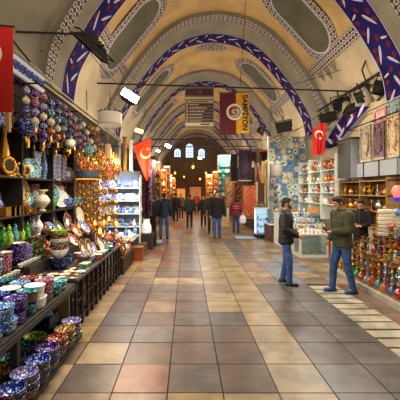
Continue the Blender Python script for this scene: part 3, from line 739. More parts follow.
# drum shades
def _drum():
    r = thing('drum_lamp'); b = MB(); b.lathe([(.262, 0), (.27, .01), (.27, .27), (.262, .28), (.255, .27), (.255, .01), (.262, 0)], seg=32); b.build('shade', [mat('drum_cream', '#d8cdb4', .7, emit=.22)], r)
    b = MB(); b.lathe([(.001, .02), (.2, .0), (.25, .03)], seg=24); b.torus((0,0,.02), .255, .018, 28, 6); b.build('diffuser', [mat('drum_under', '#3c332a', .6)], r)
    sh = [o for o in COL.objects if o.parent == r and o.name.startswith('shade')][0]
    for k in range(14): a = 2*PI*k/14; b = MB(); b.ball((.255*math.cos(a), .255*math.sin(a), .305), .026, 8); b.build('bead', [mat('dark_beads', '#5b5c62', .3)], sh)
    b = MB(); b.tube([(0,0,.02),(0,0,.75)], .008); 
    for k in range(3): a = 2*PI*k/3; b.cone((.25*math.cos(a), .25*math.sin(a), .28), .004, (0,0,.5), .004, 5)
    b.build('cord', [IRON], r); return r
BUILD['drum'] = _drum
p = P(110, 125.5, 7.6); place('drum', p, 'cream drum lampshade with beaded rim hanging over the gold lamp stall', 'lamp')
place('drum', P(276, 177, 12.3), 'grey brown drum lampshade hanging before the wall of plates', 'lamp', mats={'shade': [mat('drum_taupe', '#7d6c5c', .8)]}, scale=(.85, .85, 1.5))
place('drum', P(88, 180, 6.9), 'dark blue grey lampshade glowing beneath, over the gold strands', 'lamp', mats={'shade': [mat('drum_slate', '#3c4a56', .6)], 'diffuser': [mat('glow_amber', '#ff9a30', .4, emit=6, ecol='#ff9430')]}, scale=(.85, .85, .65))
# ------------------------------------------------------------------ kinds of goods
GOLD = mat('gold', '#c8923a', .3, metal=.85, bump=.2); BRASS = mat('brass', '#b08438', .32, metal=.8, bump=.2); COPP = mat('copper', '#b5643a', .35, metal=.8, bump=.2)
SILV = mat('silver', '#b8b8b4', .28, metal=.85, bump=.15); WOODD = mat('dark_wood', '#241710', .6, noise=.3, nscale=8); WOODT = mat('tan_wood', '#8a6c40', .6, noise=.25, nscale=8)
CORDM = mat('cord', '#2b221a', .8); GLASS = mat('shelf_glass', '#c8e0dc', .08, trans=.85, ior=1.3)
PC = {}                                   # name -> glazed pattern
def pc(name, c1, c2, c3=None, sc=48, th=.32, rough=.22): PC[name] = pat('glaze_'+name.replace(' ', '_'), c1, c2, c3, sc, th, rough)
pc('cobalt blue', '#2740a0', '#c8d2ec', '#18246c'); pc('teal', '#11676a', '#7fcac6', '#0a4248'); pc('turquoise', '#2fa3a8', '#d8efe8', '#16686e'); pc('brick red', '#a8382a', '#e8b090', '#5f1c18')
pc('purple', '#4a2a86', '#b9a2dc', '#2a1758'); pc('lilac', '#9a8fc0', '#e2dcee', '#5a5490'); pc('orange', '#c8601c', '#f0c070', '#7c3010'); pc('mustard yellow', '#b8862a', '#ecd890', '#6c4a14')
pc('white', '#d8d6cc', '#4a66a8', '#eeece4', th=.2); pc('rose pink', '#b25a78', '#ecc6cc', '#6c2c48'); pc('grass green', '#2c9a36', '#b0e060', '#146020'); pc('olive green', '#5c6a2c', '#a8ae60', '#2c3616')
pc('navy', '#141c48', '#5c74b8', '#0c1028'); pc('cream', '#c8b890', '#8c6c48', '#e8dcc0', th=.25); pc('sky blue', '#6a9ccc', '#e4eef6', '#2c5c98'); pc('brown', '#6c4428', '#c89c64', '#3a2214'); pc('black', '#1a181c', '#7c6c50', '#0c0c10'); pc('grey', '#77757a', '#c8c4bc', '#48464c')
pc('lime green', '#94b81c', '#d8e860', '#4c7010'); pc('maroon', '#702030', '#c88a70', '#3c1018')
SIDE = [pat('beadwork_%d' % i, *c, 45, .3, .3) for i, c in enumerate((('#3c4a52', '#b0b4a4', '#6c4c3c'), ('#4a3c44', '#a89c90', '#23484c'), ('#2c4040', '#8ca49c', '#74402c'), ('#53483c', '#b8a890', '#2a2c44')))]
def pcm(c): return PC[c]
def one(name, f, mats, **k):
    def g():
        b = MB(); f(b); return b.build(name, mats, **k)
    BUILD[name if name not in BUILD else name+'_'] = g
def reg_one(kind, name, f, mats, **k):
    def g():
        b = MB(); f(b); return b.build(name, mats, **k)
    BUILD[kind] = g
W = PC['white']
# bowl: outside (slot 0), glazed inside (slot 1); unit = real metres at scale 1 (diameter .2)
reg_one('bowl', 'bowl', lambda b: b.lathe([(.045,0),(.05,.008),(.075,.03),(.095,.065),(.103,.1),(.099,.101),(.088,.075),(.06,.045),(.001,.036)], seg=24, mats=[0,0,0,0,1,1,1,1]), [SIDE[0], W])
reg_one('deep_bowl', 'bowl', lambda b: b.lathe([(.075,0),(.088,.01),(.1,.05),(.104,.11),(.11,.118),(.104,.12),(.09,.108),(.05,.1),(.001,.098)], seg=24, mats=[0,0,0,1,1,1,1,1]), [SIDE[0], W])
reg_one('cup', 'cup', lambda b: b.lathe([(.02,0),(.03,.01),(.04,.05),(.038,.051),(.028,.015),(.001,.012)], seg=14, mats=[0,0,0,1,1]), [W, W])
reg_one('plate', 'plate', lambda b: (b.lathe([(.06,0),(.062,.008),(.1,.018),(.15,.024),(.148,.03),(.1,.024),(.06,.014),(.001,.012)], seg=28, mats=[0,0,0,0,1,1,0]), b.torus((0,0,.0275), .125, .0035, 28, 4, 1)), [PC['cobalt blue'], W])
reg_one('oval_plate', 'plate', lambda b: (b.lathe([(.06,0),(.062,.008),(.1,.018),(.15,.024),(.148,.03),(.1,.024),(.06,.014),(.001,.012)], seg=28, sy=.55, mats=[0,0,0,0,1,1,0])), [PC['cobalt blue'], W])
reg_one('vase', 'vase', lambda b: b.lathe([(.04,0),(.045,.01),(.035,.03),(.06,.08),(.09,.15),(.085,.2),(.045,.26),(.03,.3),(.032,.34),(.055,.37),(.05,.37),(.026,.33),(.02,.2)], seg=20), [W])
reg_one('tall_vase', 'vase', lambda b: b.lathe([(.055,0),(.06,.01),(.04,.04),(.065,.15),(.07,.28),(.045,.42),(.03,.5),(.034,.58),(.05,.62),(.045,.62),(.028,.56),(.02,.3)], seg=20), [GOLD])
reg_one('urn', 'urn', lambda b: b.lathe([(.06,0),(.062,.015),(.03,.035),(.07,.08),(.12,.14),(.125,.18),(.09,.24),(.045,.27),(.045,.3),(.095,.33),(.095,.345),(.04,.33),(.03,.2)], seg=24), [PC['cream']])
def jug(kind, nm, body, m, spout=True):
    def g():
        r = thing(nm); b = MB(); b.lathe(body, seg=18); b.build('body', [m], r); H_ = body[-1][1]; rm = max(p[0] for p in body)
        b = MB(); b.torus((rm*.75, 0, H_*.55), H_*.26, .012, 12, 6, a0=-PI*.55, a1=PI*.55, rot=(PI/2, 0, 0)); b.build('handle', [m], r)
        if spout: b = MB(); b.tube([(-rm*.7,0,H_*.35),(-rm*1.25,0,H_*.5),(-rm*1.45,0,H_*.85)], [.026,.018,.011], 8); b.build('spout', [m], r)
        b = MB(); b.lathe([(rm*.5,H_),(rm*.42,H_+.02),(.012,H_+.035),(.018,H_+.05),(.001,H_+.062)], seg=14); b.build('lid', [m], r); return r
    BUILD[kind] = g
jug('teapot', 'teapot', [(.05,0),(.055,.008),(.09,.06),(.095,.1),(.07,.15),(.05,.165)], PC['sky blue'])
jug('ewer', 'ewer', [(.05,0),(.05,.012),(.025,.03),(.06,.08),(.07,.13),(.04,.19),(.022,.24),(.022,.3),(.032,.33)], BRASS)
jug('jug', 'jug', [(.05,0),(.055,.01),(.07,.08),(.065,.14),(.035,.19),(.035,.23),(.045,.25)], PC['grass green'], False)
# string of painted balls
def _bs(n, rr, nm='ball_string'):
    def g():
        r = thing('hanging_ornament'); b = MB(); b.cone((0,0,0), .003, (0,0,-.13*n), .003, 5); b.build('cord', [CORDM], r)
        for k in range(n):
            b = MB(); z = -.07-.125*k; b.ball((0,0,z), rr, 14); b.lathe([(.018, z+rr*.93), (.012, z+rr*1.1), (.004, z+rr*1.25)], seg=8); b.build('ball', [W], r)
        b = MB(); b.lathe([(.004, -.13*n+.01), (.015, -.13*n-.01), (.02, -.13*n-.07)], seg=8); b.build('tassel', [GOLD], r); return r
    return g
BUILD['balls4'] = _bs(4, .052); BUILD['balls5'] = _bs(5, .048)
def _big():
    r = thing('hanging_globe'); b = MB(); b.ball((0,0,-.3), .115, 20); b.build('globe', [W], r); b = MB(); b.cone((0,0,0), .004, (0,0,-.2), .004, 5); b.lathe([(.03,-.19),(.02,-.17),(.006,-.16)], seg=10); b.build('cord', [GOLD], r)
    b = MB(); b.lathe([(.03,-.41),(.012,-.44),(.02,-.46),(.02,-.54)], seg=8); b.build('tassel', [GOLD], r); return r
BUILD['globe'] = _big
# mosaic lantern and gold strand
AMB = mat('amber_lamp_glass', '#ff9a38', .3, emit=5, ecol='#ff8f2c'); 
def _lan():
    r = thing('hanging_lantern'); b = MB(); b.lathe([(.001,-.5),(.03,-.49),(.075,-.44),(.09,-.38),(.075,-.32),(.045,-.28)], seg=16); b.build('glass', [pat('amber_mosaic', '#a8641c', '#f0c878', '#6a3410', 40, .3, .25, emit=.75)], r)
    b = MB(); b.lathe([(.05,-.285),(.055,-.27),(.04,-.23),(.015,-.2),(.02,-.18),(.006,-.16)], seg=14); mc = b.build('metal_cap', [GOLD], r); b = MB(); b.lathe([(.001,-.56),(.012,-.54),(.02,-.52),(.032,-.49)], seg=10); b.build('finial', [GOLD], mc)
    b = MB()
    for k in range(3): a = 2*PI*k/3; b.cone((.05*math.cos(a), .05*math.sin(a), -.27), .003, (0,0,-.08), .003, 4)
    b.cone((0,0,-.08), .004, (0,0,0), .004, 4); b.build('chain', [BRASS], r); return r
BUILD['lantern'] = _lan
def _str():
    r = thing('gold_strand'); b = MB()
    for k in range(14): z = -.06-.085*k; b.torus((0,0,z), .02, .005, 10, 5, rot=(PI/2, 0, (k%2)*PI/2), sy=1.6)
    b.build('chain', [GOLD], r); 
    for k in range(4):
        b = MB(); b.ball((0,0,-.2-.28*k), (.034,.034,.045), 12); b.build('bauble', [GOLD], r)
    b = MB(); b.lathe([(.003,-1.2),(.03,-1.24),(.035,-1.32),(.001,-1.33)], seg=10); b.build('bell', [GOLD], r); return r
BUILD['strand'] = _str
# water pipe
def _hoo():
    r = thing('water_pipe'); b = MB(); b.lathe([(.05,0),(.062,.006),(.085,.04),(.09,.08),(.06,.13),(.035,.17),(.03,.2),(.034,.21)], seg=18); b.build('glass_base', [mat('base_glass', '#7a1c20', .08, coat=.6)], r)
    b = MB(); b.lathe([(.036,.2),(.04,.22),(.02,.24),(.018,.3),(.032,.32),(.018,.34),(.016,.42),(.03,.44),(.014,.46),(.013,.52)], seg=14); st_ = b.build('stem', [BRASS], r); b = MB(); b.lathe([(.088,.002),(.092,.03),(.086,.032)], seg=16); b.build('base_ring', [BRASS], st_)
    b = MB(); b.lathe([(.012,.52),(.06,.525),(.078,.54),(.074,.542),(.012,.53)], seg=18); tr_ = b.build('tray', [BRASS], r)
    b = MB(); b.lathe([(.014,.54),(.018,.57),(.04,.6),(.042,.62),(.03,.615)], seg=14); b.build('bowl', [COPP], tr_)
    b = MB(); b.tube([(.02,0,.24),(.08,.01,.27),(.11,.02,.2),(.12,.02,.1),(.11,.03,.32),(.06,.03,.42)], .009, 6); b.build('hose', [mat('hose_cloth', '#6a2a24', .7)], r); return r
BUILD['hookah'] = _hoo
reg_one('box', 'box', lambda b: (b.box((0,0,.05), (.2,.14,.1), 0), b.box((0,0,.107), (.21,.15,.014), 1)), [WOODT, W], smooth=False)
def _can():
    r = thing('candlestick'); b = MB(); b.lathe([(.05,0),(.045,.015),(.015,.04),(.025,.08),(.012,.12),(.022,.17),(.012,.2),(.035,.23),(.03,.235)], seg=16); st_ = b.build('stem', [BRASS], r); b = MB(); b.lathe([(.016,.23),(.016,.31),(.004,.315)], seg=12); b.build('candle', [mat('ivory_wax', '#e0d6c0', .5)], st_); return r
BUILD['candlestick'] = _can
reg_one('goblet', 'goblet', lambda b: b.lathe([(.035,0),(.03,.006),(.007,.02),(.008,.07),(.03,.1),(.035,.15),(.033,.15),(.025,.105),(.001,.09)], seg=14), [BRASS])
reg_one('figurine', 'figurine', lambda b: (b.lathe([(.035,0),(.035,.012),(.025,.02),(.045,.05),(.04,.1),(.02,.13),(.015,.145)], seg=12), b.ball((0,0,.17), (.024,.028,.03), 12), b.cone((.035,0,.1), .012, (.06,.02,.05), .009, 8), b.cone((-.035,0,.1), .012, (-.055,-.02,.06), .009, 8), b.lathe([(.03,.188),(.02,.2),(.012,.225),(.001,.23)], seg=10)), [COPP])
def _shoe(b):
    b.loft([((0,0,0), .035, .11), ((0,0,.03), .04, .115), ((0,.03,.06), .036, .075), ((0,.05,.085), .03, .045)], 16); b.cone((0,-.1,.03), .025, (0,-.15,.08), .006, 8); b.torus((0,.05,.085), .028, .008, 14, 5, sy=1.4)
reg_one('slipper', 'slipper', _shoe, [GOLD])
def _clock():
    r = thing('mirror_ornament'); b = MB(); b.at(rot=(PI/2,0,0)); b.torus((0,.15,0), .09, .025, 22, 8, sy=1.2); b.build('frame', [GOLD], r); b = MB(); b.at(rot=(PI/2,0,0)); b.lathe([(.001,-.004),(.085,-.004),(.085,.004),(.001,.004)], (0,.15,0), 20); b.build('glass', [mat('mirror_glass', '#5c5448', .1, metal=.8)], r)
    b = MB(); b.lathe([(.06,0),(.05,.02),(.015,.04),(.015,.06)], seg=14); b.build('foot', [GOLD], r); return r
BUILD['ringvase'] = _clock
def ordn(k): return ORD[k] if k < len(ORD) else ORD[k % 36]
def X2(px, x): return F*x/(px-VX)          # distance at which the plane X = x crosses picture column px
def shelf_unit(label, x0, x1, y0, y1, zs, m=WOODD, ztop=None, back='x', side=True, name='shelf_unit', backm=None, th=.025, zb=0, group=None):
    r = thing(name, label, 'shelf', ((x0+x1)/2, (y0+y1)/2, zb), 0, group); cx, cy = (x0+x1)/2, (y0+y1)/2; zt = ztop or max(zs)+.4
    b = MB()
    if back == 'x0': b.span((x0-cx, y0-cy, 0), (x0-cx+.02, y1-cy, zt-zb))
    elif back == 'x1': b.span((x1-cx-.02, y0-cy, 0), (x1-cx, y1-cy, zt-zb))
    else: b.span((x0-cx, y1-cy-.02, 0), (x1-cx, y1-cy, zt-zb))
    b.build('back_panel', [backm or m], r, smooth=False)
    for z in zs: b = MB(); b.span((x0-cx, y0-cy, z-th-zb), (x1-cx, y1-cy, z-zb)); b.build('shelf', [m], r, smooth=False)
    if side:
        n = max(1, round(((y1-y0) if back != 'y' else (x1-x0))/1.2))
        for k in range(n+1):
            b = MB()
            if back != 'y': y = y0+(y1-y0)*k/n-cy; y = min(max(y, y0-cy+.012), y1-cy-.012); b.span((x0-cx+.001, y-.012, 0), (x1-cx-.001, y+.012, zt-zb))
            else: x = x0+(x1-x0)*k/n-cx; x = min(max(x, x0-cx+.012), x1-cx-.012); b.span((x-.012, y0-cy+.001, 0), (x+.012, y1-cy-.001, zt-zb))
            b.build('side_panel', [m], r, smooth=False)
    return r
# ------------------------------------------------------------------ left side: ceramics stall
rs = random.Random(11)
CN = ['cobalt blue','teal','turquoise','brick red','purple','lilac','white','navy','rose pink','mustard yellow','sky blue']
BOARD = mat('counter_board', '#2b251f', .6, noise=.25); PANEL = mat('tan_panel', '#8a7448', .7, noise=.15)
r = thing('display_counter', 'long dark counter of painted bowls at the lower left corner', 'counter', (-2.1, 3.0, 0))
def part(name, m, a, b_, par, o): q = MB(); q.span([a[i]-o[i] for i in range(3)], [b_[i]-o[i] for i in range(3)]); return q.build(name, [m], par, smooth=False)
O = (-2.1, 3.0, 0)
part('worktop', BOARD, (-2.73, 1.6, .62), (-1.45, 4.34, .65), r, O); part('front_rail', BOARD, (-1.47, 1.6, .57), (-1.44, 4.34, .62), r, O); part('end_panel', PANEL, (-2.6, 4.3, .02), (-1.52, 4.33, .62), r, O)
part('back_panel', BOARD, (-2.74, 1.6, .02), (-2.7, 4.34, .62), r, O)
for y in (1.65, 2.95): part('leg', BOARD, (-1.56, y, 0), (-1.5, y+.06, .62), r, O)
part('riser', BOARD, (-2.73, 1.6, .65), (-2.14, 4.36, .78), r, O)
# counter bowls: three rows between the front edge and the riser
rows = [(-1.56, 'front row', 0), (-1.775, 'middle row', .5), (-1.99, 'back row', 0)]
ctop = [['brick red','cobalt blue','sky blue','purple','teal','white','rose pink','teal','turquoise','cream','rose pink','cream'], ['teal','lilac','purple','cobalt blue','white','sky blue','brick red','cobalt blue','turquoise','cream','rose pink','mustard yellow'], ['purple','teal','turquoise','white','cobalt blue','navy','teal','sky blue','cobalt blue','white','cream','rose pink']]
for ri, (x, rn, of) in enumerate(rows):
    for k in range(9):
        y = 2.42+(k+of)*.205; 
        if y > 4.2: continue
        c = ctop[ri][k]
        for lv in range(1 if k > 6 else 2):
            place('deep_bowl', (x+rs.uniform(-.01, .01), y+rs.uniform(-.01, .01), .651+lv*.1215), '%s deep bowl, %s rim, %s of the near counter, %s from camera' % ('upper' if lv else 'lower', c, rn, ordn(k)), 'bowl', 'stacked bowls on the front counter', rs.uniform(0, 6), [PC[c] if rs.random() < .7 else rs.choice(SIDE), PC[c]], .95)
# little white cups along the riser edge
for k in range(26):
    y = 2.9+k*.088; place('cup', (-2.19, y, .782 if y < 4.33 else .842), 'small white cup in the row edging the riser, %s from the camera' % ordn(k), 'cup', 'white cups along the riser edge', 0, [PC['white'], PC['cream']], .95)
# tall stacks on the riser
kk = 0
for k, (c, n) in enumerate((('teal', 4), ('teal', 5), ('turquoise', 4), ('rose pink', 5), ('purple', 5), ('lilac', 4), ('grey', 3))):
    y = 3.5+k*.24+(.12 if k > 3 else 0)
    for lv in range(n):
        place('bowl', (-2.32+rs.uniform(-.01,.01), y, (.781 if k < 4 else .842)+lv*.05), '%s bowl, %s from the bottom in the %s tall riser stack from camera' % (c, ordn(lv), ordn(k)), 'bowl', 'tall bowl stacks on the riser', rs.uniform(0, 6), [PC[c], PC['white' if lv == n-1 else c]], 1.0)
# floor stacks under the counter edge
pl = MB(); pl.span((-1.9, 2.2, 0), (-1.33, 4.25, .05)); tag(pl.build('low_plinth', [BOARD], None, smooth=False), 'low dark board on the floor carrying the stacks of bowls', 'plinth')
fl = [['maroon','cobalt blue','lilac','cobalt blue','purple','brick red','mustard yellow','lilac'], ['brick red','maroon','mustard yellow','teal','teal','lime green','black','grey']]
for ci, x in enumerate((-1.40, -1.655)):
    for k in range(8):
        y = 2.42+k*.232+(.04 if ci else 0); c = fl[ci][k]; n = 3
        if ci == 1 and k in (6, 7): n = 2
        for lv in range(n):
            place('bowl', (x+rs.uniform(-.008,.008), y, .051+lv*.062), '%s %s bowl of the %s %s floor stack from the camera' % (('bottom','middle','top')[lv if n == 3 else lv*2], c if lv == n-1 else 'patterned', ordn(k), 'outer' if ci == 0 else 'inner'), 'bowl', 'bowl stacks on the floor', rs.uniform(0, 6), [SIDE[(k+lv+ci) % 4], PC[c]], 1.12)
b = MB(); b.box((0,0,.06), (.24,.28,.12), 0); b.lathe([(.1,.121),(.1,.128),(.001,.13)], seg=24, mats=[1,1]); tag(b.build('gift_box', [mat('navy_box', '#10142c', .4), PC['sky blue']], None, smooth=False, loc=(-1.72, 4.03, .24)), 'navy box with a blue and white plate on top, under the counter', 'box')
# ---------------- counter beyond, with dark rack front
r = thing('display_counter', 'dark slatted counter further along the left side, covered with plates', 'counter', (-2.1, 5.9, 0)); O = (-2.1, 5.9, 0)
part('worktop', BOARD, (-2.73, 4.38, .65), (-1.43, 7.3, .68), r, O)
for k in range(12):
    y = 4.42+k*.255; part('post', WOODD, (-1.5, y, 0), (-1.46, y+.045, .65), r, O)
for z in (.1, .35): part('rail', WOODD, (-1.49, 4.42, z), (-1.47, 7.28, z+.03), r, O)
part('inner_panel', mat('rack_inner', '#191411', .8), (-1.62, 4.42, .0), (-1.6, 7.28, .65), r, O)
for k in range(11):
    y = 4.57+k*.255; q = MB(); q.loft([((0,0,0), .02, .05), ((0,0,.12), .03, .075), ((0,0,.3), .028, .07), ((0,0,.42), .012, .03)], 12)
    o = q.build('hanging_pouch', [rs.choice([PC['brown'], PC['black'], PC['olive green'], PC['cream'], PC['grey']])], None, loc=(-1.535, y, .13)); tag(o, 'small embroidered pouch hanging in the counter rack, %s from the camera' % ordn(k), 'pouch', 'pouches in the counter rack')
# flat dishes at its near end
for k in range(16):
    c = ['cream','rose pink','white','turquoise','mustard yellow','cream','grey'][(k*3) % 7]; x = -1.53-.165*(k % 4); y = 4.47+.165*(k//4)
    if x < -1.95 and y > 4.7: continue
    if y > 4.75 and x < -1.8: continue
    place('oval_plate' if k % 3 == 1 else 'plate', (x, y, .683), 'small %s dish, %s row at the rack counter near end, %s from the edge' % (c, ORD[k//4], ORD[k % 4]), 'dish', 'small dishes at the near end of the rack counter', .6*k, [PC[c], PC['cream' if c != 'cream' else 'brown']], .53)
def stack(x, y, z, specs, nm, cat='bowl'):
    for lv, (kind, c, sc, dz) in enumerate(specs):
        place(kind, (x, y, z), '%s %s, %s in the %s' % (c, 'plate' if 'plate' in kind else 'bowl', ordn(lv), nm), 'plate' if 'plate' in kind else 'bowl', nm, rs.uniform(0, 6), [PC[c], PC[c]], sc); z += dz
stack(-1.93, 5.05, .682, [('deep_bowl','navy',1.35,.163),('bowl','white',1.3,.055),('bowl','brown',1.3,.06),('bowl','grey',1.3,.055),('bowl','cream',1.25,.06),('bowl','brown',1.25,.06),('bowl','lime green',1.25,.06)], 'tall stack topped by the lime bowl')
stack(-1.64, 5.5, .682, [('plate','navy',.85,.028),('plate','grey',.85,.028),('plate','cobalt blue',.85,.028),('plate','lilac',.8,.03)], 'blue plate stack near the counter edge')
stack(-2.25, 5.0, .84, [('deep_bowl','olive green',1.3,.158),('bowl','olive green',1.3,.06),('bowl','brown',1.2,.06)], 'olive bowl stack behind the lime bowl')
b = MB(); b.span((-2.72, 4.42, .681), (-2.08, 7.2, .84)); tag(b.build('stepped_riser', [BOARD], None, smooth=False), 'dark riser along the back of the rack counter', 'riser')
def lean(px, x, z, c, lbl, kind='oval_plate', sc=1.0, tilt=62, yaw=70, lay='upright'):
    y = X2(px, x); R_ = .15*sc*math.sin(A(tilt))
    # stands on its rim, leaning back towards the wall
    rot = Euler((0, 0, A(yaw))).to_matrix() @ Euler((A(tilt), 0, 0)).to_matrix() @ Euler((0, 0, PI/2)).to_matrix()
    return place(kind, (x, y, z+.15*sc*math.sin(A(tilt))), lbl, 'plate', 'upright plates on the left stalls', rot.to_euler(), [PC['cream' if c in ('brown','cream') else 'white'], PC[c]], sc)
for px, x, z, c, l, sc in ((82,-1.66,.8,'brown','brown oval plate standing on the blue plate stack, left one',1.0),(88,-1.62,.8,'brown','brown oval plate standing on the blue plate stack, right one',.95),(93,-1.7,.69,'lilac','lilac oval plate leaning behind the brown pair',.8),(98,-1.75,.69,'brown','tall brown oval plate beyond the lilac one',1.2),(101,-1.6,.69,'cream','cream oval plate at the far end of the rack counter',.8)):
    lean(px, x, z, c, l, sc=sc, tilt=72)
for k, (px, x, z, c, sc, l) in enumerate(((51,-2.35,1.1,'sky blue',1.0,'pale blue oval plate leaning on the stepped rack'),(59,-2.3,1.1,'olive green',1.0,'sage green oval plate leaning beside the pale blue one'),(67,-2.2,1.12,'maroon',1.1,'dark red upright oval plate under the blue teapots'),(75,-2.1,1.0,'orange',1.1,'orange patterned oval plate leaning at the end of the rack'),(83,-2.05,1.02,'sky blue',1.2,'long slate blue oval plate leaning by the gold strands'),(79,-2.2,1.2,'cream',1.1,'upright cream oval plate beside the gold strands'),(72,-1.95,.92,'brick red',1.0,'red patterned oval plate lying low behind the lime bowl stack'),(64,-2.05,.86,'cream',.8,'small cream plate between the lime stack and the orange plate'))):
    lean(px, x, z, c, l, sc=sc, tilt=40 if k in (0,1,3,4,6) else 75, yaw=60)
OCC = [(-1.93,5.05,.2),(-1.64,5.5,.17),(-2.25,5.0,.2)]
kk = 0
for k in range(420):
    x = rs.choice((-1.53,-1.7,-1.88)); y = rs.uniform(5.0, 7.2)
    if any(math.hypot(x-a, y-b_) < r_+.075 for a, b_, r_ in OCC) or kk > 75: continue
    OCC.append((x, y, .08)); kd = rs.choice(['bowl','vase','box','deep_bowl','figurine','goblet']); c = rs.choice(CN+['brown','cream','orange','brown','cream'])
    place(kd, (x, y, .682), '%s %s on the rack counter, %s row in, %d cm along' % (c, kd.replace('_', ' '), {-1.53:'first',-1.7:'second',-1.88:'third'}[x], (y-4.4)*100), kd.split('_')[-1], 'small wares on the rack counter', rs.uniform(0, 6), [PC[c], PC['cream']], {'vase': .55, 'box': .8}.get(kd, .78)); kk += 1
for k in range(12):
    y = 5.35+k*.155; c = rs.choice(CN+['brown','cream','orange']); kd = rs.choice(['vase','teapot','jug','bowl'])
    place(kd, (-2.3+.05*(k % 2), y, .841), '%s %s on the riser behind the rack counter, %s from the camera' % (c, kd, ordn(k)), kd, 'wares on the rear riser', rs.uniform(0, 6), {q: [PC[c]] for q in ('body','handle','spout','lid')} if kd in ('teapot','jug') else [PC[c], PC[c]], .6 if kd == 'vase' else .85)
# copper figurines and small things near the middle of the riser
for k, (px, py, x) in enumerate(((27,258,-2.32),(33,256,-2.3),(38,262,-2.22),(43,258,-2.3),(47,264,-2.16),(31,249,-2.5),(22,250,-2.55),(52,270,-2.2))):
    place('figurine', (x, X2(px, x), .842 if X2(px, x) > 5.2 else .84), 'copper coloured figurine, %s counting from the left at the back of the bowls' % ordn(k), 'figurine', 'copper figurines', rs.uniform(0, 6), [COPP if k % 3 else PC['rose pink']], 1.1)
# ---------------- shelf unit along the wall
shelf_unit('tall dark shelf unit of ceramics and gold vases on the left wall', -2.74, -2.36, 3.7, 7.0, [1.12, 1.51, 2.05, 2.72], ztop=2.85, back='x0', backm=mat('shelf_back', '#33302c', .8, noise=.3), zb=.85)
def on(kind, px, z, sc, lbl, cat, mats, x=-2.5, rot=0, group=None):
    return place(kind, (x, X2(px, x), z+.001), lbl, cat, group, rot, mats, sc)
gv = 'gold pieces on the upper left shelf'
on('tall_vase', 4, 2.05, 1.1, 'tall gold vase at the left end of the upper shelf', 'vase', [GOLD], group=gv); on('tall_vase', 16, 2.05, .95, 'gold vase right of the gold ring vase', 'vase', [GOLD], group=gv)
on('ringvase', 9, 2.05, .95, 'large gold ring shaped vase on the upper shelf', 'vase', {'frame':[GOLD],'foot':[GOLD]}, x=-2.42, rot=A(60), group=gv)
for k, px in enumerate((14, 20, 26)): on('ringvase', px, 2.05, (.6, .75, .65)[k], 'small gold ring ornament on the upper shelf, %s from the left' % ORD[k], 'ornament', None, x=-2.4, rot=A(60), group=gv)
on('jug', 22, 2.05, 1.2, 'dark jug behind the small gold rings', 'jug', {'body':[PC['black']],'lid':[PC['black']],'handle':[PC['black']]}, x=-2.6)
on('ewer', 33, 2.05, 1.0, 'pewter ewer beside the pale oval plate', 'ewer', {'body':[SILV],'handle':[SILV],'spout':[SILV],'lid':[SILV]}, x=-2.62)
on('tall_vase', 44, 2.05, .85, 'pale blue white tall vase on the upper shelf', 'vase', [PC['sky blue']])
for k, (px, c, hgt) in enumerate(((37, 'grey', .45), (53, 'cobalt blue', .55), (58, 'white', .5), (64, 'grey', .5))):
    b = MB(); b.box((0,0,hgt/2), (.02,.26,hgt), 0); b.box((.012,0,hgt/2), (.008,.2,hgt-.06), 1); o = b.build('tile_panel', [PC[c], pat('tile_%d' % k, '#d4d8e4', '#2c48a4', '#8094c8', 16, .42)], None, smooth=False, loc=(-2.46, X2(px, -2.46), 2.052)); tag(o, 'painted tile panel standing on the upper shelf, %s from the left' % ORD[k], 'tile')
lean(30, -2.45, 2.05, 'turquoise', 'pale turquoise plate standing on the upper shelf', 'plate', 1.05, 78, 60); lean(68, -2.45, 2.05, 'grey', 'grey plate standing at the far end of the upper shelf', 'plate', 1.0, 78, 60)
# middle shelf
on('slipper', 23, 1.51, 1.9, 'large gold slipper on the middle shelf', 'slipper', [GOLD], rot=A(40), group=None); on('slipper', 29, 1.51, 1.3, 'smaller gold slipper right of the large one', 'slipper', [GOLD], x=-2.42, rot=A(60))
for k, px in enumerate((5, 10, 15)): on('box', px, 1.51+(0), 1.1, 'gold and brown trinket box on the middle shelf, %s from the left' % ORD[k], 'box', [GOLD, BRASS], rot=PI/2, x=-2.45)
lean(22, -2.6, 1.66, 'mustard yellow', 'gold oval dish standing behind the slippers', 'oval_plate', 1.3, 80, 60); lean(28, -2.58, 1.62, 'turquoise', 'small turquoise square patterned plate behind the slippers', 'plate', .7, 80, 60)
on('urn', 42, 1.51, 1.05, 'cream and brown urn with a wide rim on the middle shelf', 'urn', [PC['cream']], x=-2.45)
on('vase', 53, 1.51, .78, 'bright green small vase on the middle shelf', 'vase', [PC['grass green']], x=-2.42)
lean(48, -2.62, 1.56, 'turquoise', 'large turquoise plate standing behind the urn', 'plate', 1.55, 80, 60); lean(60, -2.5, 1.52, 'white', 'white and red plate right of the green vase', 'plate', 1.2, 78, 60)
lean(56, -2.64, 1.72, 'orange', 'amber painted plate high at the back of the middle shelf', 'plate', 1.2, 82, 60); lean(36, -2.64, 1.62, 'maroon', 'rose brown plate left of the urn', 'plate', 1.2, 82, 60)
for k, (px, c, z) in enumerate(((65,'cobalt blue',1.51),(69,'sky blue',1.51),(74,'turquoise',1.51),(78,'turquoise',1.51))):
    on('teapot', px, z, 1.15, '%s painted teapot on the middle shelf, %s from the left' % (c, ORD[k]), 'teapot', {q: [PC[c]] for q in ('body','handle','spout','lid')}, x=-2.45, rot=A(200), group='teapots on the middle shelf')
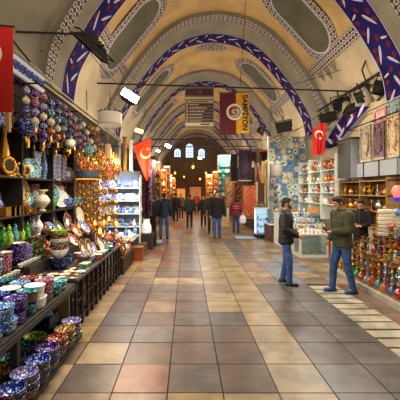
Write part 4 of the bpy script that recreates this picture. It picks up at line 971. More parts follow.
# lower shelf: green jugs etc.
for k, (px, c, kind) in enumerate(((3,'grass green','jug'),(9,'lime green','jug'),(15,'turquoise','jug'),(21,'lime green','jug'),(27,'grass green','jug'),(33,'grey','vase'),(38,'white','vase'),(45,'brown','teapot'),(52,'brown','teapot'))):
    on(kind, px, 1.12, .9, '%s %s on the lower shelf, %s from the left' % (c, kind, ORD[k]), kind, ([PC[c]] if kind == 'vase' else {q: [PC[c]] for q in ('body','handle','spout','lid')}), x=-2.46+.06*(k % 2), rot=A(200), group='jugs and pots on the lower shelf')
for k in range(8):
    px = 4+k*6; on('vase', px, .84 if X2(px, -2.62) > 4.5 else .785, .72, 'small %s vase at the wall behind the bowls, %s from the left' % (CN[(k*3) % 11], ORD[k]), 'vase', [PC[CN[(k*3) % 11]]], x=-2.64)
for zi, (z, nm) in enumerate(((1.12,'lower'),(1.51,'middle'),(2.05,'upper'))):
    for k in range(13):
        y = 3.95+k*.225; c = (CN+['brown','orange','cream'])[(k*5+zi*4) % 14]
        if k % 2 == 0:
            o = place('plate', (-2.66, y, z+.16), '%s plate standing at the back of the %s shelf, %s from the camera' % (c, nm, ordn(k)), 'plate', 'plates at the back of the shelves', (0, A(78), 0), [PC['cream' if k % 4 else 'mustard yellow'], PC[c]], 1.0)
        else: place('vase', (-2.62, y, z+.001), '%s vase at the back of the %s shelf, %s from the camera' % (c, nm, ordn(k)), 'vase', 'vases at the back of the shelves', 0, [PC[c]], .85)
for k in range(12):
    y = 4.0+k*.24; c = (CN+['orange'])[(k*7) % 12]; place('vase' if k % 3 else 'urn', (-2.52, y, 2.721), '%s %s on the topmost shelf, %s from the camera' % (c, 'vase' if k % 3 else 'urn', ordn(k)), 'vase' if k % 3 else 'urn', 'pots on the topmost shelf', 0, [PC[c]], .8)
# blue tile panel below the flag
b = MB(); b.box((0,0,.2), (.03,.5,.56), 0); b.box((.018,0,.2), (.006,.44,.5), 1); tag(b.build('tile_panel', [PC['navy'], pat('tile_big', '#c8d0e8', '#2440a0', '#5c7cc4', 14, .45)], None, smooth=False, loc=(-2.3, X2(1, -2.3), 2.72)), 'blue and white tile panel at the left edge under the red flag', 'tile')
b = MB(); b.box((0,0,.25), (.05,.05,.75)); tag(b.build('wooden_post', [mat('yellow_wood', '#b8863c', .6)], None, smooth=False, loc=(-2.2, X2(8, -2.2), 2.7)), 'yellow wooden post right of the blue tile panel', 'post')
# ---------------- hanging balls
b = MB()
for x in (-2.0, -2.3, -2.6): b.cone((x+2.3, -1.7, 0), .012, (x+2.3, 1.7, 0), .012, 6)
for y in (-1.6, 0, 1.6): b.cone((-.3, y, 0), .012, (.3, y, 0), .012, 6); b.cone((0, y, 0), .01, (-.3, y, .35), .01, 6)
tag(b.build('hanging_rail', [IRON], None, loc=(-2.3, 6.1, 3.3)), 'iron rail frame from which the painted balls hang, left side', 'rail')
bc = ['cream','rose pink','mustard yellow','purple','white','turquoise','lilac','orange','grey','brown','cobalt blue','olive green']
n = 0
for row, x in enumerate((-2.0, -2.15, -2.3, -2.45)):
    for k in range(14):
        y = 4.4+k*.255+row*.06; px = VX+F*x/y
        if px < 18 or px > 99: continue
        c = [bc[(k*5+row*3+j*7) % 12] for j in range(5)] if px > 50 else [['purple','rose pink','lilac','cream','cobalt blue','purple'][(k+row*2+j) % 6] for j in range(5)]
        kd = 'balls5' if (k+row) % 2 else 'balls4'
        o = place(kd, (x, y, 3.3-.02*row-U(0, .12)), 'string of painted balls, %s row from the aisle, %s from camera, topmost %s' % (ORD[row], ordn(k), c[0]), 'ornament', 'strings of painted balls', U(0, 6), None, U(.95, 1.1))
        for j, ch in enumerate([q for q in KIDS[o.name] if q.name.startswith('ball')]): setm(ch, [PC[c[j % 5]]])
        n += 1
for px, py, x, c, sc, l in ((28,127,-2.15,'cobalt blue',1.15,'large blue and white painted globe at the left of the hanging balls'),(70,143,-2.0,'cream',.75,'ivory globe hanging below the painted balls'),(88,150,-1.95,'turquoise',.95,'large turquoise mosaic globe beside the gold lamps'),(84,140,-2.1,'cobalt blue',.6,'small blue globe just above the turquoise one'),(36,130,-2.2,'maroon',.6,'small dark red globe right of the large blue globe')):
    y = X2(px, x); place('globe', (x, y, EYE+(VY-py)*y/F+.3*sc), l, 'globe', None, 0, {'globe': [PC[c]]}, sc)
# ---------------- gold lamp stall
b = MB()
for x in (-1.75, -2.1, -2.45): b.cone((x+2.1, -.9, 0), .012, (x+2.1, .95, 0), .012, 6)
for y in (-.85, .9): b.cone((-.4, y, 0), .012, (.4, y, 0), .012, 6)
tag(b.build('hanging_rail', [IRON], None, loc=(-2.1, 7.7, 3.0)), 'iron rail frame carrying the gold lanterns, left side', 'rail')
n = 0
for row, x in enumerate((-1.75, -1.98, -2.2)):
    for k in range(7):
        y = 6.95+k*.26; place('lantern', (x, y, 3.0-rs.uniform(0, .35)), 'gold and amber mosaic lantern, %s row from the aisle, %s from the camera' % (ORD[row], ORD[k]), 'lantern', 'amber lanterns of the lamp stall', rs.uniform(0, 6), None, rs.uniform(.9, 1.25))
for row, x in enumerate((-1.8, -2.05, -2.3, -2.5)):
    for k in range(7):
        y = 6.9+k*.27; place('strand', (x, y, 2.42-.05*row-rs.uniform(0, .15)), 'gold strand of rings and baubles, %s row from the aisle, %s from the camera' % (ORD[row], ORD[k]), 'ornament', 'gold strands of the lamp stall', rs.uniform(0, 6), {'bell': [AMB if (k+row) % 3 == 0 else GOLD]}, rs.uniform(.85, 1.1))
b = MB(); b.lathe([(.07,0),(.07,.3),(.05,.32)], seg=18, mat=0); b.lathe([(.075,-.03),(.075,0)], seg=18, mat=1); b.cone((0,0,.3), .004, (0,0,.6), .004, 5, 1); tag(b.build('paper_lantern', [mat('red_paper', '#d2452a', .6, emit=.5), GOLD], None, loc=(-1.7, X2(109,-1.7), 2.15)), 'red cylindrical lantern low among the gold lamps', 'lantern')
b = MB(); b.lathe([(.06,0),(.06,.3),(.05,.31)], seg=18, mat=0); b.cone((0,0,.3), .004, (0,0,.6), .004, 5, 1); tag(b.build('paper_lantern', [mat('rose_paper', '#c88a70', .6, emit=.4), GOLD], None, loc=(-1.7, X2(108,-1.7), 2.55)), 'pale rose cylindrical lantern above the red one', 'lantern')
# brass goods on stepped boards below the lamps
r = thing('stepped_stand', 'brown stepped stand of brass and copper goods below the gold lamps', 'stand', (-2.1, 8.0, 0)); O = (-2.1, 8.0, 0)
for k, (x0, x1, z) in enumerate(((-1.75,-1.4,.35),(-2.1,-1.75,.62),(-2.7,-2.1,.9))): part('step', WOODD, (x0, 7.38, 0), (x1, 8.7, z), r, O)
n = 0
for x, z in ((-1.48,.35),(-1.64,.35),(-1.85,.62),(-2.0,.62),(-2.25,.9),(-2.45,.9)):
    for k in range(6):
        y = 7.5+k*.21; kd = rs.choice(['ewer','candlestick','teapot','figurine','vase','goblet','bowl']); m = rs.choice([COPP, BRASS, GOLD, PC['brown'], PC['orange'], SILV])
        mm = {q: [m] for q in ('body','handle','spout','lid','stem')} if kd in ('ewer','teapot','candlestick') else [m, m]
        place(kd, (x, y, z+.001), 'metal %s on the stepped stand, %s from the aisle edge, %s from the camera' % (kd, ORD[(n//6)], ORD[k]), kd, 'brass and copper goods below the lamps', rs.uniform(0, 6), mm, rs.uniform(.9, 1.25) if kd != 'vase' else .7); n += 1
# ------------------------------------------------------------------ right side
rs = random.Random(23)
# water pipe platform
STONE = mat('pale_stone_kerb', '#9c9484', .6, noise=.15, nscale=5)
b = MB(); b.span((3.26, 4.4, 0), (4.74, 7.7, .1)); tag(b.build('display_platform', [STONE], None, smooth=False), 'low pale stone platform carrying the water pipes at right', 'platform')
r = thing('stepped_stand', 'stepped stand of water pipes on the pale platform', 'stand', (4.0, 6, .1)); O = (4.0, 6, .1)
ST = [(3.30,3.55,.12),(3.55,3.82,.28),(3.82,4.1,.46),(4.1,4.4,.64),(4.4,4.7,.82)]
for x0, x1, z in ST[1:]: part('step', mat('stand_red_brown', '#4a2a1c', .7), (x0, 4.5, .1), (x1, 7.3 if x0 < 4.0 else 6.92, z), r, O)
gl = {n_: mat('pipe_glass_'+n_.replace(' ','_'), c, .08, coat=.7, emit=.0) for n_, c in (('green','#127a2c'),('red','#8c1418'),('blue','#1c4a8c'),('purple','#6c4a80'),('amber','#b8541c'),('teal','#126c70'),('clear','#a8b0ac'),('wine','#4c0f1c'))}
gn = list(gl); seq = {0: ['green','purple','red','blue','amber','teal','amber','clear','red','green']}
for ri, (x0, x1, z) in enumerate(ST):
    for k in range(13):
        y = 5.0+k*.19+(ri % 2)*.08; x = (x0+x1)/2; px = VX+F*x/y
        if px > 408 or y > (7.2 if ri < 3 else 6.82): continue
        c = seq[0][k % 10] if ri == 0 else rs.choice(gn); sc = rs.choice((.75, .9, 1.0, 1.1)) if ri else (1.05, .95, 1.1, .9)[k % 4]
        place('hookah', (x, y, (z if ri else .1)+.001), 'water pipe with %s glass base, %s row from the aisle, %s from camera' % (c, ORD[ri], ordn(k)), 'water pipe', 'water pipes on the stepped stand', rs.uniform(0, 6), {'glass_base': [gl[c]], 'hose': [mat('hose_'+c, {'green':'#1c4a24','red':'#7c2420','blue':'#24406c'}.get(c, '#6a4a30'), .7)], 'stem': [rs.choice([BRASS, SILV, GOLD])], 'bowl': [rs.choice([COPP, GOLD, gl[c]])]}, sc)
for k in range(7):
    place('ewer', (3.42+.09*(k % 2), 7.12+k*.075, .1), 'little %s ewer at the far end of the platform, %s from the camera' % (['brass','copper'][k % 2], ORD[k]), 'ewer', 'little ewers on the platform', rs.uniform(0, 6), {q: [[BRASS, COPP][k % 2]] for q in ('body','handle','spout','lid')}, .55)
# folded white cloth pile behind
LIN = mat('folded_linen', '#c8bda6', .9, noise=.12, bump=.6, bscale=12)
for k in range(7):
    b = MB(); w = .72-.02*(k % 3)
    b.loft([((0,0,0), .3*w/.74, .13), ((0,0,.012), .33*w/.74, .155), ((0,0,.064), .335*w/.74, .16), ((0,0,.079), .3*w/.74, .14)], 24)
    o = b.build('folded_blanket', [LIN], None, loc=(4.39+.01*(k % 2), 7.12, .9+k*.08)); o.rotation_euler = (0, 0, PI/4*0); tag(o, 'cream folded blanket in the pile behind the water pipes, %s from the bottom' % ORD[k], 'blanket', 'pile of folded blankets')
b = MB(); b.span((4.04, 6.94, .1), (4.72, 7.28, .9)); tag(b.build('side_table', [WOODD], None, smooth=False), 'dark chest under the pile of folded blankets', 'chest')
b = MB(); b.at(rot=(A(84), 0, A(20))); b.lathe([(.001,0),(.11,0),(.12,.02),(.105,.03),(.001,.028)], seg=24, sy=1.9); tag(b.build('brass_tray', [mat('yellow_brass_tray', '#b8863a', .4, metal=.4)], None, loc=(4.26, 7.38, 1.18)), 'yellow oval tray beside the seller in black', 'tray')
# lamp at right edge: red and blue
b = MB(); b.lathe([(.001,-.12),(.06,-.1),(.1,0),(.09,.08),(.04,.14)], seg=16, mat=0); b.lathe([(.001,-.2),(.05,-.19),(.085,-.12),(.06,-.1)], seg=16, mat=1); b.cone((0,0,.14), .006, (0,0,.7), .006, 5, 2)
tag(b.build('glass_lantern', [mat('pink_lamp', '#e05a50', .3, emit=1.6), mat('violet_lamp', '#3a2ca8', .3, emit=.8), IRON], None, loc=P(397, 192, 6.9)), 'red and violet glass lantern hanging at the right edge', 'lantern')
for k, (px, py) in enumerate(((397,213),(392,228),(398,236))):
    p = P(px, py, 7.0-.1*k); place('globe', p+Vector((0,0,.24)), 'blue and white glass globe hanging at the right edge, %s from the top' % ORD[k], 'globe', None, 0, {'globe': [PC['sky blue'] if k != 1 else PC['brick red']]}, .75)
# wall shelves with brass
shelf_unit('long wooden wall shelf of brass and copper at right, under the grey panels', 4.36, 4.74, 7.3, 9.6, [1.38, 1.75, 2.1], WOODT, 2.16, back='x1', zb=1.0, backm=mat('amber_back', '#6c4a20', .7, noise=.3))
for si, z in enumerate((1.38, 1.75)):
    for k in range(13):
        y = 7.42+k*.166
        for row in range(1):
            kd = rs.choice(['ewer','candlestick','goblet','teapot','urn','bowl']); m = rs.choice([GOLD, BRASS, COPP, BRASS, SILV]); mm = {q: [m] for q in ('body','handle','spout','lid','stem')} if kd in ('ewer','teapot','candlestick') else [m, m]
            place(kd, (4.47+.05*(k % 2), y, z+.001), '%s %s on the %s wall shelf of brass, %s from the camera' % ('gold' if m is GOLD else 'copper' if m is COPP else 'silver' if m is SILV else 'brass', kd, ('lower', 'upper')[si], ordn(k)), kd, 'brass on the right wall shelf', rs.uniform(0, 6), mm, .82 if kd != 'urn' else .75)
# grey panels and cabinet box
GP = mat('pale_grey_panel', '#8b8f94', .5); 
r = thing('shutter_box', 'pale grey shutter box above the brass shelves', 'panel', (4.5, 8.0, 2.2)); b = MB(); b.span((-.1, -1.0, 0), (.24, 1.0, .34)); b.build('casing', [GP], r, smooth=False)
for y in (-.35, .32): b = MB(); b.span((-.115, y-.015, 0), (-.1, y+.015, .34)); b.build('seam', [WOODD], r, smooth=False)
r = thing('advert_box', 'tall box with a dark front and pale side over the jewellery stall', 'cabinet', (4.25, 9.0, 2.2)); b = MB(); b.span((0, -.35, 0), (.3, .4, 1.0)); b.build('casing', [GP], r, smooth=False)
b = MB(); b.span((-.02, -.33, .02), (0, .38, .97)); b.build('dark_panel', [mat('dark_green_panel', '#2c312b', .5)], r, smooth=False)
b = MB(); b.span((-.05, -.38, 1.0), (.32, .42, 1.05)); b.build('top_cap', [BRN], r, smooth=False)
# carpets over the shutter box
def rug(label, loc, w, h, rz, c1, c2, c3, motif, cat='carpet'):
    r = thing('carpet', label, cat, loc, rz); nm = 'rug_%d' % len(bpy.data.objects)
    b = MB(); cloth(b, -w/2, w/2, 0, h, 0, 8, 8, .008, th=.012); b.build('pile', [pat(nm+'a', c1, c2, c3, 9, .3, .9)], r)
    b = MB(); t = .07*w+.02
    for x in (-w/2+t/2, w/2-t/2): b.box((x, -.014, h/2), (t, .008, h-.01))
    for z in (t/2+.005, h-t/2-.005): b.box((0, -.014, z), (w-2*t, .008, t))
    b.build('border', [pat(nm+'b', c2, c3, c1, 22, .35, .9)], r, smooth=False)
    if motif:
        b = MB(); b.at(rot=(PI/2,0,0)); b.lathe([(.36*w,0),(.36*w,.006)], (0, h/2, .016), 26, 0, sy=(h/w)*.95); b.lathe([(.27*w,0),(.27*w,.006)], (0, h/2, .023), 26, 1, sy=(h/w)*.95); b.build('medallion', [pat(nm+'c', c2, c1, c3, 16, .3, .9), pat(nm+'d', motif, c3, c1, 20, .22, .9)], r)
    b = MB()
    nf = int(w/.04); pl_ = [(-w/2, .01)]
    for i in range(nf): u = w/nf; pl_ += [(-w/2+u*(i+.15), -.05), (-w/2+u*(i+.5), -.05), (-w/2+u*(i+.65), 0)]
    pl_ += [(w/2, .01)]; b.at(rot=(PI/2, 0, 0)); b.prism(pl_, .006)
    b.build('fringe', [mat('fringe', '#c8bca0', .9)], r); return r
rug('red oval medallion carpet hanging above the pale panels, leftmost of three', (4.42, X2(365.5, 4.42), 2.62), .5, .85, -PI/2, '#a8a088', '#6c3438', '#8c8878', '#7c3038')
rug('mauve prayer carpet hanging in the middle of the three above the pale panels', (4.42, X2(379, 4.42)+.0, 2.62), .42, .82, -PI/2, '#6c5058', '#8c6c74', '#4c3844', '#5c3c48')
rug('cream carpet with rust motif hanging at the right edge above the pale panels', (4.42, X2(393.5, 4.42), 2.62), .4, .88, -PI/2, '#d0c4a4', '#7c4c2c', '#c8a878', '#b06c34')
rug('small pale blue carpet hung above the others at the right edge', (4.5, X2(394, 4.5), 3.5), .4, .32, -PI/2, '#8ca0a0', '#3c6468', '#b8c4bc', '#5c8488')
rug('small pink carpet hung left of the small pale blue one', (4.5, X2(380, 4.5), 3.42), .5, .36, -PI/2, '#c08c8c', '#a06c78', '#d8b0a8', None)
b = MB(); b.cone((0, -1.2, 0), .015, (0, 1.3, 0), .015, 8); 
for y in (-1.1, 0, 1.2): b.cone((0, y, 0), .01, (.3, y, .0), .01, 6)
tag(b.build('hanging_rail', [IRON], None, loc=(4.44, 8.1, 3.53)), 'iron rail over the hanging carpets at right', 'rail')
# ---------------- jewellery stall
r = thing('display_case', 'white framed glass display case in front of the jewellery tables', 'display case', (3.52, 9.55, 0)); WH = mat('white_laminate', '#c9c6ba', .4)
w, dd, h = .8, .6, .66
for nm, m, a, b_ in (('base', WH, (-w/2,-dd/2,0),(w/2,dd/2,.08)), ('top', WH, (-w/2,-dd/2,h-.04),(w/2,dd/2,h)), ('back_panel', WH, (-w/2,dd/2-.02,.08),(w/2,dd/2,h-.04)), ('glass_pane', GLASS, (-w/2+.05,-dd/2+.01,.08),(w/2-.05,-dd/2+.016,h-.04)), ('inner_shelf', GLASS, (-w/2+.03,-dd/2+.05,.33),(w/2-.03,dd/2-.03,.34))):
    b = MB(); b.span(a, b_); b.build(nm, [m], r, smooth=False)
for x in (-w/2+.025, w/2-.025):
    for y in (-dd/2+.025, dd/2-.045): b = MB(); b.span((x-.025, y-.025, .08), (x+.025, y+.025, h-.04)); b.build('post', [WH], r, smooth=False)
for k in range(6):
    place('box' if k % 2 else 'goblet', (3.24+k*.11, 9.55, .081 if k < 6 else .34), 'small %s inside the white framed display case, %s from the left' % ('box' if k % 2 else 'silver goblet', ORD[k]), 'box' if k % 2 else 'goblet', 'things inside the display case', 0, [PC['teal'], SILV] if k % 2 else [SILV], .5 if k % 2 else 1)
r = thing('jewellery_table', 'sloping white tiered table of jewellery trays behind the display case', 'table', (3.8, 11, 0)); CL = mat('white_table_cloth', '#d6d6d0', .8, bump=.3)
steps = [(9.9, 10.4, .68), (10.4, 10.9, .82), (10.9, 11.4, .96), (11.4, 12.0, 1.1)]
for y0, y1, z in steps: b = MB(); b.span((3.12-3.8, y0-11, 0), (4.3-3.8, y1-11, z)); b.build('tier', [CL], r, smooth=False)
n = 0
for ti, (y0, y1, z) in enumerate(steps):
    for k in range(5):
        x = 3.24+k*.235; c = rs.choice(['mustard yellow','turquoise','sky blue','white','cream','mustard yellow']); m = rs.choice([GOLD, SILV, PC[c], PC[c]])
        b = MB(); b.box((0,0,.012), (.2,.34,.024), 0)
        for q in range(22): b.ball((rs.uniform(-.085,.085), rs.uniform(-.15,.15), .036), (.018,.022,.018), 6, 1+q % 2)
        o = b.build('jewellery_tray', [rs.choice([CL, PC['navy'], PC['cream'], PC['turquoise']]), m, rs.choice([GOLD, BRASS, PC['sky blue']])], None, loc=(x, (y0+y1)/2, z)); o.rotation_euler = (A(0), 0, rs.uniform(-.1, .1)); tag(o, 'tray of small jewellery on the %s white tier from the front, %s from the left' % (ORD[ti], ORD[k]), 'tray', 'jewellery trays'); n += 1
n = 0
for ti, (y0, y1, z) in enumerate(steps):
    for k in range(7):
        kd = rs.choice(['ewer','goblet','candlestick','figurine','teapot']); m = rs.choice([GOLD, GOLD, SILV, BRASS, PC['turquoise'], PC['cobalt blue']])
        place(kd, (3.2+k*.165, y1-.06, z+.001), 'small %s at the back of the %s white tier, %s from the left' % (kd, ORD[ti], ORD[k]), kd, 'small pieces on the white tiers', rs.uniform(0, 6), {q: [m] for q in ('body','handle','spout','lid','stem')} if kd in ('ewer','teapot','candlestick') else [m, m], .7)
for k in range(6): place('ewer' if k % 2 else 'figurine', (3.2+k*.12, 9.37, .661), 'little gold piece on top of the display case, %s from the left' % ORD[k], 'ornament', 'gold pieces on the display case', rs.uniform(0, 6), None if k % 2 else [GOLD], .35)
b = MB(); b.at(rot=(A(50),0,0)); b.lathe([(.001,0),(.17,.0),(.2,.04),(.18,.05),(.001,.03)], seg=22, sy=.7, mat=0); tag(b.build('basket', [mat('amber_basket', '#b0762c', .6, bump=.8, bscale=60)], None, loc=(4.12, 10.9, 1.2)), 'shallow amber basket standing on the white tiers', 'basket')
b = MB(); b.lathe([(.05,0),(.055,.3),(.03,.34),(.025,.36),(.03,.4)], seg=14, mat=0); b.lathe([(.02,.4),(.02,.44)], seg=8, mat=1); tag(b.build('fire_extinguisher', [mat('signal_red', '#b0181c', .35), IRON], None, loc=(4.03, 9.5, .08)), 'red fire extinguisher right of the display case', 'fire extinguisher')
# glass shelves of metalware on the right wall
BK = mat('lit_white_back', '#c4cfc4', .5); SHW = mat('white_shelf', '#d4d8d0', .4)
zs = [1.45, 1.8, 2.12, 2.5]
shelf_unit('white glass shelves of teapots and brass behind the two standing men', 4.3, 4.72, 9.7, 12.9, zs, SHW, 2.95, back='x1', backm=BK, th=.018, zb=.95)
kinds = [['teapot','goblet'], ['plate','teapot','ewer'], ['ewer','teapot','plate'], ['urn','ewer']]
for si, z in enumerate(zs):
    for k in range(15):
        y = 9.85+k*.205; kd = kinds[si][k % len(kinds[si])]; m = rs.choice([BRASS, GOLD, SILV, SILV, PC['rose pink'], PC['white'], PC['mustard yellow'], COPP]) if si < 3 else rs.choice([SILV, BRASS, COPP])
        mm = {q: [m] for q in ('body','handle','spout','lid')} if kd in ('ewer','teapot') else [m, m]
        rot = (0, A(-78), 0) if kd == 'plate' else rs.uniform(0, 6); zz = z+.001+(.1 if kd == 'plate' else 0)
        place(kd, (4.46 if kd != 'plate' else 4.6, y, zz), '%s %s on the %s white shelf from the bottom, %s from the camera' % ('silver' if m is SILV else 'gold' if m in (GOLD, BRASS) else 'copper' if m is COPP else 'painted', kd, ORD[si], ordn(k)), kd, 'metalware on the white shelves', rot, mm, (.75 if kd == 'plate' else 1.0))
# wall of plates, facing the camera
PW = mat('plate_wall_back', '#9aa897', .7, noise=.2)
r = thing('partition', 'pale partition covered with painted plates behind the bearded man', 'partition', (4.0, 13.2, 0)); b = MB(); b.span((-.78, 0, 0), (.74, .08, 4.0)); b.build('board', [PW], r, smooth=False)
b = MB(); b.span((-.8, -.03, 0), (-.74, .1, 4.02)); b.build('edge_post', [SHW], r, smooth=False)
n = 0; pcx = ['sky blue','turquoise','white','cobalt blue','cream','turquoise','white','teal','sky blue']
for rr_ in range(11):
    for k in range(6):
        z = 1.55+rr_*.232; x = 3.33+k*.235+(rr_ % 2)*.06; 
        if x > 4.66: continue
        c = pcx[(rr_*4+k*5) % 9]; place('plate', (x, 13.17, z), '%s plate on the plate wall, %s row from the bottom, %s from the left' % (c, ORD[rr_], ORD[k]), 'plate', 'plates on the plate wall', (PI/2, 0, rs.uniform(0, .2)), [PC[c], PC[rs.choice(['white','cream','sky blue'])]], rs.uniform(.7, .9)); n += 1
# goods under the plate wall
r = thing('stall_table', 'table of blue and white ware below the plate wall', 'table', (3.45, 12.9, 0)); b = MB(); b.span((-.45, -.75, .6), (.55, .2, .64)); b.build('tabletop', [CL], r, smooth=False); b = MB(); b.span((-.43, -.72, 0), (.5, .18, .6)); b.build('cloth_front', [mat('rust_cloth', '#5c4036', .9, noise=.4, nscale=12)], r, smooth=False)
for k in range(12): place(('bowl','teapot','vase')[k % 3], (3.08+.17*(k % 6), 12.3+.3*(k//6), .642), '%s on the table below the plate wall, %s from the left in the %s row' % (('bowl','teapot','vase')[k % 3], ORD[k % 6], ('front','back')[k//6]), ('bowl','teapot','vase')[k % 3], 'ware below the plate wall', rs.uniform(0, 6), [PC['sky blue'], PC['cobalt blue']] if k % 3 != 1 else None, .8)
# ------------------------------------------------------------------ further stalls, both sides
rs = random.Random(41)
# blue and white ceramics stall (left, beyond the lamps)
LW = mat('cool_lit_back', '#8c98b4', .6, noise=.2)
shelf_unit('brightly lit shelves of blue and white ceramics beyond the gold lamps', -2.7, -1.45, 10.3, 10.75, [.75, 1.15, 1.55, 1.95], SHW, 2.35, back='y', backm=LW, th=.02)
for si, z in enumerate((.75, 1.15, 1.55, 1.95)):
    for k in range(10):
        x = -2.62+k*.122; kd = rs.choice(['plate','vase','bowl','teapot','jug']); c = rs.choice(['white','sky blue','cobalt blue','cobalt blue','lilac'])
        zz = z+.001+(.115 if kd == 'plate' else 0); mm = {q: [PC[c]] for q in ('body','handle','spout','lid')} if kd in ('teapot','jug') else [PC[c], PC['white']]
        place(kd, (x, 10.42+.06*(k % 2) if kd != 'plate' else 10.6, zz), '%s %s, %s lit ceramics shelf from the bottom, %s from the left' % (c, kd, ORD[si], ORD[k]), kd, 'blue and white ware on the lit shelves', (A(76), 0, 0) if kd == 'plate' else rs.uniform(0, 6), mm, {'vase': .75, 'teapot': 1}.get(kd, .76))
r = thing('stall_table', 'low table of blue and white ware in front of the lit shelves', 'table', (-1.95, 9.5, 0)); b = MB(); b.span((-.7,-.6,.5),(.5,.6,.54)); b.build('tabletop', [SHW], r, smooth=False); b = MB(); b.span((-.68,-.58,0),(.48,.58,.5)); b.build('cloth_front', [mat('dark_blue_cloth', '#1c2438', .9)], r, smooth=False)
for k in range(28):
    x = -2.55+.17*(k % 7); y = 9.05+.26*(k//7); kd = ('bowl','teapot','vase','bowl','cup')[k % 5]; c = ['white','sky blue','cobalt blue','white','lilac'][(k*3) % 5]
    mm = {q: [PC[c]] for q in ('body','handle','spout','lid')} if kd == 'teapot' else [PC[c], PC['white']]
    place(kd, (x, y, .541), '%s %s on the low ceramics table, %s row, %s from the left' % (c, kd, ORD[k//7], ORD[k % 7]), kd, 'ware on the low table', rs.uniform(0, 6), mm, .8)
b = MB(); b.box((0,0,0), (1.3,.7,.05)); b.box((0,-.34,-.08), (1.3,.03,.16)); tag(b.build('shelf_canopy', [mat('black_canopy', '#15130f', .7)], None, smooth=False, loc=(-2.08, 10.5, 2.42)), 'dark canopy board over the lit ceramics shelves', 'canopy')
for k, (px, m, h) in enumerate(((119, SILV, 1.0), (125, GOLD, 1.1), (131, mat('ivory', '#d8cdb8', .5), 1.0))):
    b = MB(); b.lathe([(.09,0),(.09,.03),(.06,.06),(.055,h-.1),(.08,h-.04),(.09,h)], seg=16); tag(b.build('column_lamp', [m], None, loc=(X(px, 10.5), 10.5, 2.446)), '%s column on the canopy of the lit ceramics stall' % ('silvery', 'golden', 'ivory')[k], 'column')
for k, (x, y, w, h, m, l) in enumerate(((-1.35, 8.95, .34, .35, COPP, 'copper coloured chest on the floor at the foot of the brass goods'),(-1.28, 10.7, .4, .45, WOODD, 'black crate by the floor mat, nearer one'),(-1.25, 11.35, .4, .42, WOODD, 'black crate by the floor mat, farther one'),(-1.35, 9.9, .3, .3, PC['brown'], 'patterned brown stool before the low table'))):
    b = MB(); b.box((0,0,h/2), (w,w,h)); b.box((0,0,h), (w+.03,w+.03,.03)); tag(b.build('crate', [m], None, smooth=False, loc=(x, y, 0)), l, 'crate')
b = MB(); b.loft([((0,0,0),.12,.1),((0,0,.03),.17,.13),((0,0,.25),.16,.12),((0,0,.4),.1,.07),((0,0,.46),.12,.09)], 14); tag(remeshed(b.build('plastic_bag', [MATS['white_plastic']], None, loc=(-1.3, 10.7, .48), normals=True), .02), 'white plastic bag on the nearer black crate', 'bag')
# hanging rugs / garments behind the orange flag
for k, (px, d, c, c2, z0, h, w) in enumerate(((141,12.0,'#5a1c24','#a8502c',.9,1.7,.5),(146,12.8,'#2a1c34','#6c4a7c',.8,2.2,.45),(150,13.6,'#5c2a5c','#a878a0',.9,2.2,.4),(153,14.9,'#1c1418','#4c3038',.6,2.8,.45))):
    rug('dark hanging rug on the left beyond the orange flag, %s from the camera' % ORD[k], (X(px, d)-.1, d, z0), w, h, A(-15), c, c2, '#2c1818', None)
# generic stalls
def stall(side, y0, y1, m, back, label, goods, lampc, awn, sign=None):
    s = -1 if side < 0 else 1; xf = -1.6 if s < 0 else 2.75; xb = -2.74 if s < 0 else 4.74; cx, cy = (xf+xb)/2, (y0+y1)/2
    r = thing('market_stall', label, 'stall', (cx, cy, 0)); O = (cx, cy, 0)
    part('counter', m, (xf, y0+.1, 0), (xb-s*.05, y1-.1, .75), r, O); part('back_panel', back, (xb-s*.08, y0+.05, .75), (xb-s*.04, y1-.05, 3.3), r, O)
    for y in (y0+.03, y1-.09): part('pillar', WOODD, (xf, y, 0), (xb-s*.03, y+.06, 3.3), r, O)
    part('canopy', awn, (xf-s*.15, y0, 3.3), (xb-s*.02, y1, 3.38), r, O); part('fascia', awn, (xf-s*.17, y0, 3.1), (xf-s*.13, y1, 3.4), r, O)
    for z in (1.2, 1.6, 2.0, 2.4): part('shelf', m, (xb-s*.08, y0+.1, z-.02), (xb-s*.5, y1-.1, z), r, O)
    b = MB(); b.cone((0,-(y1-y0)*.35,0), .025, (0,(y1-y0)*.35,0), .025, 8); o = b.build('lamp_tube', [mat('tube_'+lampc[1:], lampc, .4, emit=9)], r); o.location = (xf+s*.12-cx, 0, 3.2); light('AREA', (xf+s*.2, cy, 3.1), 55+18*(y1-y0), hx(lampc), .3, (0, A(-25*s), 0), (y1-y0)*.7)
    n = 0
    for z, x in ((.751, xf+s*.15), (.751, xf+s*.38), (1.2, xb-s*.26), (1.6, xb-s*.26), (2.0, xb-s*.26), (2.4, xb-s*.26)):
        y = y0+.3; j = 0
        while y < y1-.3:
            kd, c = rs.choice(goods); mt = PC.get(c) or {'gold': GOLD, 'brass': BRASS, 'copper': COPP, 'silver': SILV}[c]
            mm = {q: [mt] for q in ('body','handle','spout','lid','stem')} if kd in ('teapot','ewer','jug','candlestick') else [mt, mt]
            lv = ['front of the counter','back of the counter','lowest shelf','second shelf','third shelf','top shelf'][n]
            place(kd, (x, y, z+(.12 if kd == 'plate' else 0)), '%s %s, %s, %s, %s from camera' % (c, kd, lv, sign, ordn(j)), kd, 'goods of the %s' % sign, (0, A(-78 if s > 0 else 78), 0) if kd == 'plate' else rs.uniform(0, 6), mm, .78 if kd == 'plate' else 1.15); y += rs.uniform(.34, .42); j += 1
        n += 1
    return r
CB = mat('cream_lit_back', '#d0b888', .6, noise=.15); TB = mat('teal_lit_back', '#58b0a0', .5, noise=.2); AB = mat('amber_lit_back', '#a86830', .6, noise=.3); BB = mat('brown_back', '#5c3c28', .8, noise=.3)
